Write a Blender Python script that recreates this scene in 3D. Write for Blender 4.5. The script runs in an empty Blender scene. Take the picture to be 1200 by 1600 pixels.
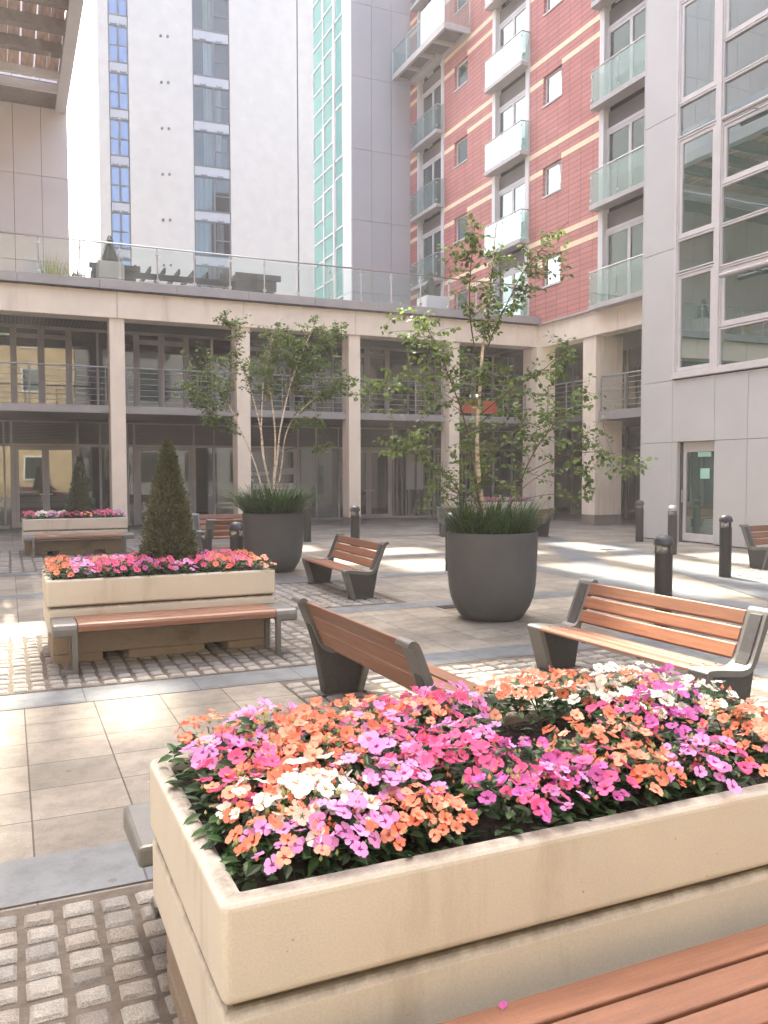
import bpy, bmesh, math, random
from mathutils import Vector, Matrix
random.seed(11)
SC = bpy.context.scene
COL = SC.collection
R = math.radians

# ------------------------------------------------------------------ camera, sky, sun, exposure
CAM_YAW, CAM_PITCH, CAM_ROLL, CAM_H = R(24.01), R(2.69), R(-0.12), 1.68
fw = Vector((math.sin(CAM_YAW)*math.cos(CAM_PITCH), math.cos(CAM_YAW)*math.cos(CAM_PITCH), -math.sin(CAM_PITCH)))
rt = Vector((math.cos(CAM_YAW), -math.sin(CAM_YAW), 0))
up = rt.cross(fw)
r2 = rt*math.cos(CAM_ROLL) + up*math.sin(CAM_ROLL)
u2 = -rt*math.sin(CAM_ROLL) + up*math.cos(CAM_ROLL)
cd = bpy.data.cameras.new('camera'); cam = bpy.data.objects.new('camera', cd); COL.objects.link(cam)
cd.sensor_fit = 'VERTICAL'; cd.sensor_height = 24.0; cd.lens = 1316.6/1600*24
cd.clip_start = 0.05; cd.clip_end = 2000
M = Matrix((r2, u2, -fw)).transposed().to_4x4(); M.translation = (0, 0, CAM_H)
cam.matrix_world = M
SC.camera = cam

SUN_HEAD, SUN_EL = 5.9, 55.0        # degrees: heading clockwise from +Y, elevation
w = bpy.data.worlds.new('World'); SC.world = w; w.use_nodes = True
nt = w.node_tree; bg = nt.nodes['Background']
sky = nt.nodes.new('ShaderNodeTexSky'); sky.sky_type = 'NISHITA'; sky.sun_disc = False
sky.sun_elevation = R(SUN_EL); sky.sun_rotation = R(SUN_HEAD)
sky.air_density = 1.0; sky.dust_density = 5.0; sky.ozone_density = 0.3
nt.links.new(sky.outputs[0], bg.inputs[0]); bg.inputs[1].default_value = 0.15
sd = bpy.data.lights.new('sun', 'SUN'); sd.energy = 4.2; sd.angle = R(0.4); sd.color = (1.0, 0.90, 0.73)
sun = bpy.data.objects.new('sun', sd); COL.objects.link(sun)
sdir = Vector((math.sin(R(SUN_HEAD))*math.cos(R(SUN_EL)), math.cos(R(SUN_HEAD))*math.cos(R(SUN_EL)), math.sin(R(SUN_EL))))
sun.rotation_euler = sdir.to_track_quat('Z', 'Y').to_euler(); sun.location = (0, 0, 60)
SC.view_settings.view_transform = 'Standard'; SC.view_settings.look = 'None'
HAZE = 0.0022                         # density of the air in the court
SC.cycles.volume_bounces = 1
SC.view_settings.exposure = 2.78; SC.view_settings.gamma = 1.0
SC.cycles.max_bounces = 8; SC.cycles.diffuse_bounces = 5; SC.cycles.glossy_bounces = 4
SC.cycles.transparent_max_bounces = 12; SC.cycles.caustics_reflective = False; SC.cycles.caustics_refractive = False
SC.cycles.sample_clamp_indirect = 6.0

# ------------------------------------------------------------------ materials
def nodes(name):
    m = bpy.data.materials.new(name); m.use_nodes = True
    return m, m.node_tree, m.node_tree.nodes['Principled BSDF']
def N(t, kind, **kw):
    n = t.nodes.new(kind)
    for k, v in kw.items(): setattr(n, k, v)
    return n
def L(t, a, b): t.links.new(a, b)
def ramp(t, fac, stops):
    r = N(t, 'ShaderNodeValToRGB'); e = r.color_ramp.elements
    while len(e) < len(stops): e.new(0.5)
    for i, (p, c) in enumerate(stops):
        e[i].position = p; e[i].color = (*c, 1) if len(c) == 3 else c
    L(t, fac, r.inputs[0]); return r
def shade(c, k): return tuple(min(1, x*k) for x in c)
def mat(name, col, rough=0.7, var=0.12, scale=6.0, bump=0.15, bscale=None, metal=0.0, spec=0.4, detail=6, fine=0.0, coat=0.0, stretch=None, tint=None):
    """solid surface: mottled colour, optional fine speckle, bump"""
    m, t, b = nodes(name)
    tc = N(t, 'ShaderNodeTexCoord'); src = tc.outputs['Object']
    if stretch:
        mp = N(t, 'ShaderNodeMapping'); mp.inputs['Scale'].default_value = stretch; L(t, src, mp.inputs[0]); src = mp.outputs[0]
    n1 = N(t, 'ShaderNodeTexNoise'); n1.inputs['Scale'].default_value = scale; n1.inputs['Detail'].default_value = detail
    n1.inputs['Roughness'].default_value = 0.62
    L(t, src, n1.inputs['Vector'])
    lo, hi = shade(col, 1-var), shade(col, 1+var)
    if tint: lo = tint
    r = ramp(t, n1.outputs[0], [(0.3, lo), (0.7, hi)])
    out = r.outputs[0]
    if fine:
        n2 = N(t, 'ShaderNodeTexNoise'); n2.inputs['Scale'].default_value = 180; n2.inputs['Detail'].default_value = 2
        L(t, tc.outputs['Object'], n2.inputs['Vector'])
        rr = ramp(t, n2.outputs[0], [(0.35, (1-fine,)*3), (0.65, (1+fine*0.6,)*3)])
        mx = N(t, 'ShaderNodeMix', data_type='RGBA', blend_type='MULTIPLY'); mx.inputs[0].default_value = 1
        L(t, out, mx.inputs[6]); L(t, rr.outputs[0], mx.inputs[7]); out = mx.outputs[2]
    L(t, out, b.inputs['Base Color'])
    b.inputs['Roughness'].default_value = rough; b.inputs['Metallic'].default_value = metal
    b.inputs['Specular IOR Level'].default_value = spec; b.inputs['Coat Weight'].default_value = coat
    if bump:
        n3 = N(t, 'ShaderNodeTexNoise'); n3.inputs['Scale'].default_value = bscale or scale*6; n3.inputs['Detail'].default_value = 5
        L(t, src, n3.inputs['Vector'])
        bp = N(t, 'ShaderNodeBump'); bp.inputs['Strength'].default_value = bump; bp.inputs['Distance'].default_value = 0.01
        L(t, n3.outputs[0], bp.inputs['Height']); L(t, bp.outputs[0], b.inputs['Normal'])
    return m
def stained(name, col, dark, amount=0.45, rough=0.85, sx=1.6, sz=0.18, fine=0.08, bmp=0.12):
    """stone or render with vertical water streaks"""
    m = mat(name, col, rough, 0.07, 1.3, bmp, 40, fine=fine)
    t = m.node_tree; b = t.nodes['Principled BSDF']
    tc = N(t, 'ShaderNodeTexCoord'); mp = N(t, 'ShaderNodeMapping'); mp.inputs['Scale'].default_value = (sx, sx, sz)
    L(t, tc.outputs['Object'], mp.inputs[0])
    n = N(t, 'ShaderNodeTexNoise'); n.inputs['Scale'].default_value = 1.7; n.inputs['Detail'].default_value = 7; n.inputs['Roughness'].default_value = 0.7
    L(t, mp.outputs[0], n.inputs['Vector'])
    r = ramp(t, n.outputs[0], [(0.55, (0, 0, 0)), (0.78, (amount,)*3)])
    mx = N(t, 'ShaderNodeMix', data_type='RGBA'); mx.inputs[7].default_value = (*dark, 1)
    old = b.inputs['Base Color'].links[0].from_socket
    L(t, r.outputs[0], mx.inputs[0]); L(t, old, mx.inputs[6]); L(t, mx.outputs[2], b.inputs['Base Color'])
    return m
def glass(name, col, refl=0.35, trans=0.0, rough=0.02, tcol=(0.75, 0.85, 0.82), wob=0.0, fres=0.5):
    """pane: dark body (or see-through) under a mirror-like front that strengthens at grazing angles"""
    m = bpy.data.materials.new(name); m.use_nodes = True; t = m.node_tree; t.nodes.clear()
    o = N(t, 'ShaderNodeOutputMaterial'); g = N(t, 'ShaderNodeBsdfGlossy'); g.inputs['Roughness'].default_value = rough
    g.inputs['Color'].default_value = (0.86, 0.92, 0.91, 1)
    d = N(t, 'ShaderNodeBsdfDiffuse'); d.inputs[0].default_value = (*col, 1)
    body = d.outputs[0]
    if trans > 0:
        tr = N(t, 'ShaderNodeBsdfTransparent'); tr.inputs[0].default_value = (*tcol, 1)
        mx = N(t, 'ShaderNodeMixShader'); mx.inputs[0].default_value = trans
        L(t, d.outputs[0], mx.inputs[1]); L(t, tr.outputs[0], mx.inputs[2]); body = mx.outputs[0]
    lw = N(t, 'ShaderNodeLayerWeight'); lw.inputs[0].default_value = 0.25
    ma = N(t, 'ShaderNodeMath', operation='MULTIPLY_ADD'); ma.inputs[1].default_value = fres; ma.inputs[2].default_value = refl; ma.use_clamp = True
    L(t, lw.outputs['Fresnel'], ma.inputs[0])
    m2 = N(t, 'ShaderNodeMixShader'); L(t, ma.outputs[0], m2.inputs[0]); L(t, body, m2.inputs[1]); L(t, g.outputs[0], m2.inputs[2])
    if wob:
        tc = N(t, 'ShaderNodeTexCoord'); n = N(t, 'ShaderNodeTexNoise'); n.inputs['Scale'].default_value = 0.9; n.inputs['Detail'].default_value = 1
        L(t, tc.outputs['Object'], n.inputs['Vector']); bp = N(t, 'ShaderNodeBump'); bp.inputs['Strength'].default_value = wob; bp.inputs['Distance'].default_value = 0.05
        L(t, n.outputs[0], bp.inputs['Height']); L(t, bp.outputs[0], g.inputs['Normal'])
    L(t, m2.outputs[0], o.inputs[0]); return m
def brickmat(name, c1, c2, mortar, bw, rh, off=0.0, axes='XY', loc=(0, 0), msize=0.006, rough=0.8, var=0.25, bump=0.4, spec=0.3, fine=0.15, big=0.2, spots=False):
    m, t, b = nodes(name)
    ge = N(t, 'ShaderNodeTexCoord'); sp = N(t, 'ShaderNodeSeparateXYZ'); L(t, ge.outputs['Object'], sp.inputs[0])
    cb = N(t, 'ShaderNodeCombineXYZ'); idx = {'X': 0, 'Y': 1, 'Z': 2}
    for i in (0, 1):
        ad = N(t, 'ShaderNodeMath', operation='SUBTRACT'); ad.inputs[1].default_value = loc[i] - 40*(bw if i == 0 else 2*rh)
        L(t, sp.outputs[idx[axes[i]]], ad.inputs[0]); L(t, ad.outputs[0], cb.inputs[i])
    br = N(t, 'ShaderNodeTexBrick'); br.offset = off; br.offset_frequency = 2; br.squash = 1.0
    br.inputs['Scale'].default_value = 1; br.inputs['Brick Width'].default_value = bw; br.inputs['Row Height'].default_value = rh
    br.inputs['Mortar Size'].default_value = msize; br.inputs['Mortar Smooth'].default_value = 0.1; br.inputs['Bias'].default_value = 0
    br.inputs['Color1'].default_value = (*c1, 1); br.inputs['Color2'].default_value = (*c2, 1); br.inputs['Mortar'].default_value = (*mortar, 1)
    L(t, cb.outputs[0], br.inputs['Vector'])
    out = br.outputs['Color']
    for sc, amt in ((1.1, big), (150, fine)):
        n = N(t, 'ShaderNodeTexNoise'); n.inputs['Scale'].default_value = sc; n.inputs['Detail'].default_value = 6
        L(t, ge.outputs['Object'], n.inputs['Vector'])
        rr = ramp(t, n.outputs[0], [(0.3, (1-amt,)*3), (0.7, (1+amt*0.5,)*3)])
        mx = N(t, 'ShaderNodeMix', data_type='RGBA', blend_type='MULTIPLY'); mx.inputs[0].default_value = 1
        L(t, out, mx.inputs[6]); L(t, rr.outputs[0], mx.inputs[7]); out = mx.outputs[2]
    if spots:
        for vs_, th, dk in ((3.1, .045, .55), (7.3, .05, .7), (2.0, .03, 1.5)):
            v = N(t, 'ShaderNodeTexVoronoi'); v.inputs['Scale'].default_value = vs_; L(t, ge.outputs['Object'], v.inputs['Vector'])
            rr = ramp(t, v.outputs['Distance'], [(th, (dk,)*3), (th*1.5, (1, 1, 1))])
            mx = N(t, 'ShaderNodeMix', data_type='RGBA', blend_type='MULTIPLY'); mx.inputs[0].default_value = .7
            L(t, out, mx.inputs[6]); L(t, rr.outputs[0], mx.inputs[7]); out = mx.outputs[2]
        n = N(t, 'ShaderNodeTexNoise'); n.inputs['Scale'].default_value = 5.5; n.inputs['Detail'].default_value = 9; n.inputs['Roughness'].default_value = .72
        L(t, ge.outputs['Object'], n.inputs['Vector']); rr = ramp(t, n.outputs[0], [(.36, (.70, .69, .68)), (.56, (1.05, 1.05, 1.05))])
        mx = N(t, 'ShaderNodeMix', data_type='RGBA', blend_type='MULTIPLY'); mx.inputs[0].default_value = .8
        L(t, out, mx.inputs[6]); L(t, rr.outputs[0], mx.inputs[7]); out = mx.outputs[2]
    L(t, out, b.inputs['Base Color']); b.inputs['Roughness'].default_value = rough; b.inputs['Specular IOR Level'].default_value = spec
    bp = N(t, 'ShaderNodeBump'); bp.inputs['Strength'].default_value = bump; bp.inputs['Distance'].default_value = 0.008; bp.invert = True
    L(t, br.outputs['Fac'], bp.inputs['Height']); L(t, bp.outputs[0], b.inputs['Normal'])
    return m
def leafmat(name, col, var=0.45, trans=0.35, rough=0.5, hue=None):
    m = bpy.data.materials.new(name); m.use_nodes = True; t = m.node_tree; b = t.nodes['Principled BSDF']
    o = t.nodes['Material Output']
    ge = N(t, 'ShaderNodeNewGeometry')
    rr = ramp(t, ge.outputs['Random Per Island'], [(0.0, shade(col, 1-var)), (0.6, col), (1.0, hue or shade(col, 1+var))])
    L(t, rr.outputs[0], b.inputs['Base Color']); b.inputs['Roughness'].default_value = rough; b.inputs['Specular IOR Level'].default_value = 0.3
    tl = N(t, 'ShaderNodeBsdfTranslucent'); mul = N(t, 'ShaderNodeMix', data_type='RGBA', blend_type='MULTIPLY'); mul.inputs[0].default_value = 1
    mul.inputs[7].default_value = (1.3, 1.5, 0.6, 1); L(t, rr.outputs[0], mul.inputs[6]); L(t, mul.outputs[2], tl.inputs[0])
    mx = N(t, 'ShaderNodeMixShader'); mx.inputs[0].default_value = trans; L(t, b.outputs[0], mx.inputs[1]); L(t, tl.outputs[0], mx.inputs[2])
    L(t, mx.outputs[0], o.inputs[0]); return m
def petalmat(name, col, trans=0.3):
    m = bpy.data.materials.new(name); m.use_nodes = True; t = m.node_tree; b = t.nodes['Principled BSDF']; o = t.nodes['Material Output']
    oi = N(t, 'ShaderNodeObjectInfo'); hs = N(t, 'ShaderNodeHueSaturation'); hs.inputs['Color'].default_value = (*col, 1)
    ma = N(t, 'ShaderNodeMath', operation='MULTIPLY_ADD'); ma.inputs[1].default_value = 0.35; ma.inputs[2].default_value = 0.80
    L(t, oi.outputs['Random'], ma.inputs[0]); L(t, ma.outputs[0], hs.inputs['Value'])
    b.inputs['Roughness'].default_value = 0.65; b.inputs['Specular IOR Level'].default_value = 0.2
    L(t, hs.outputs[0], b.inputs['Base Color'])
    tl = N(t, 'ShaderNodeBsdfTranslucent'); L(t, hs.outputs[0], tl.inputs[0])
    mx = N(t, 'ShaderNodeMixShader'); mx.inputs[0].default_value = trans; L(t, b.outputs[0], mx.inputs[1]); L(t, tl.outputs[0], mx.inputs[2])
    L(t, mx.outputs[0], o.inputs[0]); return m
def emit(name, col, s):
    m, t, b = nodes(name); b.inputs['Base Color'].default_value = (*col, 1); b.inputs['Emission Color'].default_value = (*col, 1)
    b.inputs['Emission Strength'].default_value = s; return m

SLAB = brickmat('buff_slabs', (.285, .262, .222), (.21, .195, .168), (.085, .075, .065), .47, .425, 0.0, 'XY', (.07, 3.92), .0045, 0.75, fine=.28, big=.30, spots=True)
SLATE = brickmat('blue_slate', (.17, .188, .20), (.13, .145, .16), (.07, .07, .075), .84, .43, 0.0, 'XY', (.49, 3.50), .005, 0.55, fine=.1, big=.25, spots=True)
SETT = [mat('granite_sett_%s' % n, c, 0.85, 0.18, 9, 0.5, 60, fine=.3) for n, c in
        (('pale', (.265, .257, .235)), ('grey', (.205, .20, .187)), ('warm', (.235, .218, .193)), ('dull', (.17, .16, .146)))]
GROUT = mat('sett_grout', (.105, .090, .074), 0.95, 0.3, 14, 0.5, 80)
STONE = stained('arcade_stone', (.88, .79, .655), (.30, .25, .20), 0.6)
PLINTH = mat('stone_plinth', (.24, .21, .185), 0.85, 0.15, 4)
COPING = mat('grey_metal_coping', (.38, .37, .365), 0.5, 0.1, 2, 0.05)
STEEL = mat('brushed_steel', (.52, .52, .52), 0.32, 0.06, 20, 0.0, metal=0.85)
RAIL = mat('grey_rail_paint', (.30, .31, .33), 0.4, 0.06, 8, 0.0, metal=0.4)
FRAME = mat('grey_window_frame', (.33, .325, .325), 0.45, 0.06, 5, 0.0)
LOUVRE = brickmat('dark_louvre', (.16, .16, .165), (.145, .145, .15), (.06, .06, .06), 40, .045, 0, 'XZ', (0, 0), .01, 0.6, bump=.8)
DARKPANEL = mat('dark_panel', (.13, .13, .135), 0.6, 0.1, 3, 0.0)
SOFFIT = brickmat('soffit_slats', (.12, .12, .125), (.10, .10, .105), (.03, .03, .03), .11, 40, 0, 'XY', (0, 0), .02, 0.7, bump=.8)
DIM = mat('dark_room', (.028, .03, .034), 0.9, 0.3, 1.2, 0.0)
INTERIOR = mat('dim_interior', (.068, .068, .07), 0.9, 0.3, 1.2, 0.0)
SHOPGLASS = glass('shopfront_glass', (.045, .052, .054), .15, 0.2, .015, (.5, .56, .54), .02)
DARKGLASS = glass('dark_window_glass', (.02, .035, .033), .14, 0.75, .01, (.6, .74, .70), .03)
MIRRORGLASS = glass('reflecting_window_glass', (.025, .085, .07), .44, 0.0, .008, wob=.04)
TEALGLASS = glass('teal_glass', (.20, .46, .41), .15, 0.0, .02)
BALUGLASS = glass('balustrade_glass', (.62, .70, .68), .02, 0.95, .01, (.93, .96, .95), fres=.3)
JULIETGLASS = glass('juliet_glass', (.45, .60, .57), .04, 0.94, .01, (.86, .93, .91), .05, fres=.4)
REDTILE = brickmat('red_terracotta_tiles', (.57, .225, .195), (.50, .19, .168), (.26, .10, .095), .62, .168, 0.0, 'YZ', (0, 9.6), .012, 0.6, bump=.5, fine=.08, big=.1)
CREAMTILE = mat('cream_tile_band', (.86, .70, .48), 0.6, 0.08, 2.5)
WHITETRIM = mat('white_trim', (.66, .66, .65), 0.45, 0.05, 3, 0.0)
PALEFRAME = mat('pale_grey_frame', (.60, .59, .585), 0.4, 0.05, 4, 0.0)
METALPANEL = mat('silver_grey_panel', (.505, .52, .515), 0.42, 0.05, 0.7, 0.03, 3, spec=.5)
BLOCKPANEL = mat('mid_grey_panel', (.42, .425, .44), 0.45, 0.05, 0.6, 0.03, 3, spec=.5)
WHITEPANEL = mat('white_panel', (.72, .73, .74), 0.45, 0.04, 0.6, 0.0)
JOINT = mat('dark_joint', (.06, .06, .06), 0.9, 0.1, 3, 0.0)
RENDER = stained('white_render', (.56, .525, .485), (.48, .445, .41), 0.15, 0.9, .12, .03, 0.03, .03)
TANPANEL = mat('beige_panel', (.74, .69, .66), 0.6, 0.05, 0.8, 0.03)
SPANDREL = mat('pale_spandrel', (.40, .41, .44), 0.5, 0.05, 2, 0.0)
ANTHRACITE = mat('anthracite_frame', (.10, .105, .12), 0.45, 0.05, 4, 0.0)
CURTAIN = [mat('curtain_%s' % n, c, 0.9, 0.06, 3, 0.0, stretch=(6, 6, .4)) for n, c in
           (('cream', (.62, .57, .46)), ('white', (.75, .76, .74)), ('blue', (.16, .25, .55)), ('green', (.45, .47, .30)), ('grey', (.40, .42, .44)))]
CONCRETE = stained('buff_concrete', (.58, .55, .475), (.33, .285, .215), 0.6, 0.88, 2.2, .45, 0.06, .04)
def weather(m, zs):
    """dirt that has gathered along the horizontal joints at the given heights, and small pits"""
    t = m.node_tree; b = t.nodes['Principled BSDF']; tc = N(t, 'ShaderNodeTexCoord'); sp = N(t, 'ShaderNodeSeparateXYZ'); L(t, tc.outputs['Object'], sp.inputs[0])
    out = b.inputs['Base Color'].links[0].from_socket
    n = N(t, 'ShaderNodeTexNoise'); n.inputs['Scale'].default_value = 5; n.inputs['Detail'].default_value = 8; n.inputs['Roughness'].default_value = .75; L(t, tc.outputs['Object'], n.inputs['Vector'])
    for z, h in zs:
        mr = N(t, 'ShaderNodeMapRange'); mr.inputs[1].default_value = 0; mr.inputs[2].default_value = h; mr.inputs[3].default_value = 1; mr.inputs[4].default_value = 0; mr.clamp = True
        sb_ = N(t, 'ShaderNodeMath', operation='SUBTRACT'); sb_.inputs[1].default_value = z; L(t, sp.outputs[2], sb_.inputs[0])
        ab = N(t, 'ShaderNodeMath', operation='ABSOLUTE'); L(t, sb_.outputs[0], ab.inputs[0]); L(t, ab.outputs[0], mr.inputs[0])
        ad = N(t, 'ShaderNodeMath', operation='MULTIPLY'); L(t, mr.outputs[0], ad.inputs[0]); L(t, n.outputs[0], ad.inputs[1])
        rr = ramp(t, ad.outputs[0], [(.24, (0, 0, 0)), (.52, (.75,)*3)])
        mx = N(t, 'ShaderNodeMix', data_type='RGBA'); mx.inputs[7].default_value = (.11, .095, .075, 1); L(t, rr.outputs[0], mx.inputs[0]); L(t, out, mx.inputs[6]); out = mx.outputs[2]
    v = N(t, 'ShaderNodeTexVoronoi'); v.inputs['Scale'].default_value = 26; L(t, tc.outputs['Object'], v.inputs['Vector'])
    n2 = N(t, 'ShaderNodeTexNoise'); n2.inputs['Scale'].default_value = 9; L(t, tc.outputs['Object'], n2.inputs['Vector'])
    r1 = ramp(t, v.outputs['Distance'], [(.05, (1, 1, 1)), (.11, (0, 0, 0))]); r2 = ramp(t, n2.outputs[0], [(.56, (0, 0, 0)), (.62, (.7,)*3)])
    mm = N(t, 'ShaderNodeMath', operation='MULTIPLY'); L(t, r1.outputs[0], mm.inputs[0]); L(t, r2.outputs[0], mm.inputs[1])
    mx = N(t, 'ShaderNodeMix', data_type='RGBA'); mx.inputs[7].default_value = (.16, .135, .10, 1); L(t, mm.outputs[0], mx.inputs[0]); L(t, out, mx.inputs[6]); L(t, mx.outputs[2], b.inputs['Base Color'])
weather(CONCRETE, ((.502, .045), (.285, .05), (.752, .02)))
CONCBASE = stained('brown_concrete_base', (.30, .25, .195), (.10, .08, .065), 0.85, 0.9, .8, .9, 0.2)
SOIL = mat('dark_soil', (.022, .017, .014), 0.95, 0.5, 30, 0.9, 60)
WOOD = mat('bench_hardwood', (.235, .112, .066), 0.42, 0.22, 5.0, 0.10, 30, spec=.4, stretch=(.6, 9, 9), fine=.08)
WOODB = mat('bench_hardwood_back', (.235, .112, .066), 0.42, 0.22, 5.0, 0.10, 30, spec=.4, stretch=(.6, 9, 9), fine=.08)
for m_ in (WOOD, WOODB):
    t_ = m_.node_tree; b_ = t_.nodes['Principled BSDF']; o_ = b_.inputs['Base Color'].links[0].from_socket
    g_ = N(t_, 'ShaderNodeNewGeometry'); r_ = ramp(t_, g_.outputs['Random Per Island'], [(0, (.78, .80, .84)), (1, (1.12, 1.08, 1.05))])
    x_ = N(t_, 'ShaderNodeMix', data_type='RGBA', blend_type='MULTIPLY'); x_.inputs[0].default_value = 1
    L(t_, o_, x_.inputs[6]); L(t_, r_.outputs[0], x_.inputs[7]); L(t_, x_.outputs[2], b_.inputs['Base Color'])
CAST = mat('grey_cast_metal', (.15, .152, .148), 0.42, 0.08, 14, 0.06, 90, metal=0.25, spec=.5)
CASTDARK = mat('dark_cast_panel', (.05, .051, .053), 0.6, 0.2, 30, 0.25, 90, spec=.4)
POT = mat('charcoal_pot', (.080, .089, .096), 0.62, 0.12, 3, 0.08, 70, fine=.06)
BOLLARD = mat('black_bollard_paint', (.024, .025, .029), 0.38, 0.2, 12, 0.05, 60, spec=.5)
CAPGREY = mat('dark_cap_paint', (.045, .048, .06), 0.42, 0.1, 10, 0.0)
CAPSILVER = mat('silver_cap', (.42, .41, .42), 0.35, 0.05, 10, 0.0, metal=0.6)
LENS = glass('clear_lens', (.8, .8, .78), .12, 0.75, .05, (.95, .95, .93))
BARK = None
BEAMWOOD = mat('brown_beam_timber', (.20, .165, .14), 0.8, 0.2, 5, 0.1)
TIMBER = mat('dark_pergola_timber', (.060, .050, .043), 0.8, 0.2, 5, 0.2)
SOFFITWOOD = mat('brown_soffit_boards', (.62, .42, .32), 0.7, 0.35, 2.5, 0.1, stretch=(4, .5, 4))
YELLOWBRICK = brickmat('buff_brick', (.50, .38, .22), (.40, .29, .17), (.36, .30, .22), .225, .075, .5, 'XZ', (0, 0), .01, 0.9, bump=.3)
FROST = mat('frosted_band', (.55, .56, .56), 0.6, 0.03, 3, 0.0)
SIGNRED = mat('sign_red', (.45, .10, .10), 0.6, 0.05, 3, 0.0)
NOTICE = mat('pale_green_notice', (.36, .66, .55), 0.6, 0.04, 3, 0.0)
BANNER = mat('orange_banner', (.62, .13, .05), 0.6, 0.08, 4, 0.0)
BLACK = mat('black_plastic', (.02, .02, .02), 0.5, 0.05, 3, 0.0)
IRON = mat('drain_iron', (.05, .048, .045), 0.7, 0.2, 12, 0.2)
PIPE = mat('pale_pipe', (.48, .45, .44), 0.4, 0.05, 6, 0.0)
LAMP = emit('lamp_glow', (1.0, .95, .55), 6.0)

def barkmat():
    m, t, b = nodes('birch_bark'); tc = N(t, 'ShaderNodeTexCoord'); mp = N(t, 'ShaderNodeMapping'); mp.inputs['Scale'].default_value = (5, 5, 22)
    L(t, tc.outputs['Object'], mp.inputs[0]); n = N(t, 'ShaderNodeTexNoise'); n.inputs['Scale'].default_value = 1.6; n.inputs['Detail'].default_value = 6
    L(t, mp.outputs[0], n.inputs['Vector'])
    r = ramp(t, n.outputs[0], [(0.30, (.10, .075, .055)), (0.42, (.52, .42, .32)), (0.62, (.78, .70, .60))])
    L(t, r.outputs[0], b.inputs['Base Color']); b.inputs['Roughness'].default_value = 0.7; return m
BARK = barkmat()
TWIG = mat('birch_twig', (.10, .065, .045), 0.8, 0.3, 8, 0.1)
BIRCHLEAF = leafmat('birch_leaf', (.125, .175, .085), .45, .40, .5, (.19, .26, .11))
GRASSLEAF = leafmat('strap_leaf', (.035, .085, .028), .5, .2, .4, (.08, .15, .045))
CONELEAF = leafmat('conifer_spray', (.105, .118, .072), .5, .15, .7, (.17, .185, .115))
BOXLEAF = leafmat('dark_conifer_spray', (.045, .085, .045), .5, .15, .7, (.08, .13, .07))
BUSYLEAF = leafmat('impatiens_leaf', (.035, .080, .032), .5, .2, .4, (.06, .13, .045))
REEDLEAF = leafmat('lime_reed', (.30, .34, .05), .3, .3, .5)
PET = {'o': petalmat('salmon_orange_petal', (.84, .27, .165)), 's': petalmat('light_salmon_petal', (.90, .40, .27)),
       'p': petalmat('hot_pink_petal', (.78, .135, .31)), 'l': petalmat('lilac_pink_petal', (.74, .34, .66)),
       'm': petalmat('magenta_petal', (.62, .15, .46)), 'w': petalmat('white_petal', (.86, .85, .76))}
EYE = {'o': petalmat('orange_eye', (.70, .06, .03)), 's': petalmat('salmon_eye', (.78, .14, .08)), 'p': petalmat('pink_eye', (.55, .02, .12)),
       'l': petalmat('lilac_eye', (.62, .07, .38)), 'm': petalmat('magenta_eye', (.40, .02, .25)), 'w': petalmat('white_eye', (.72, .74, .45))}

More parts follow.
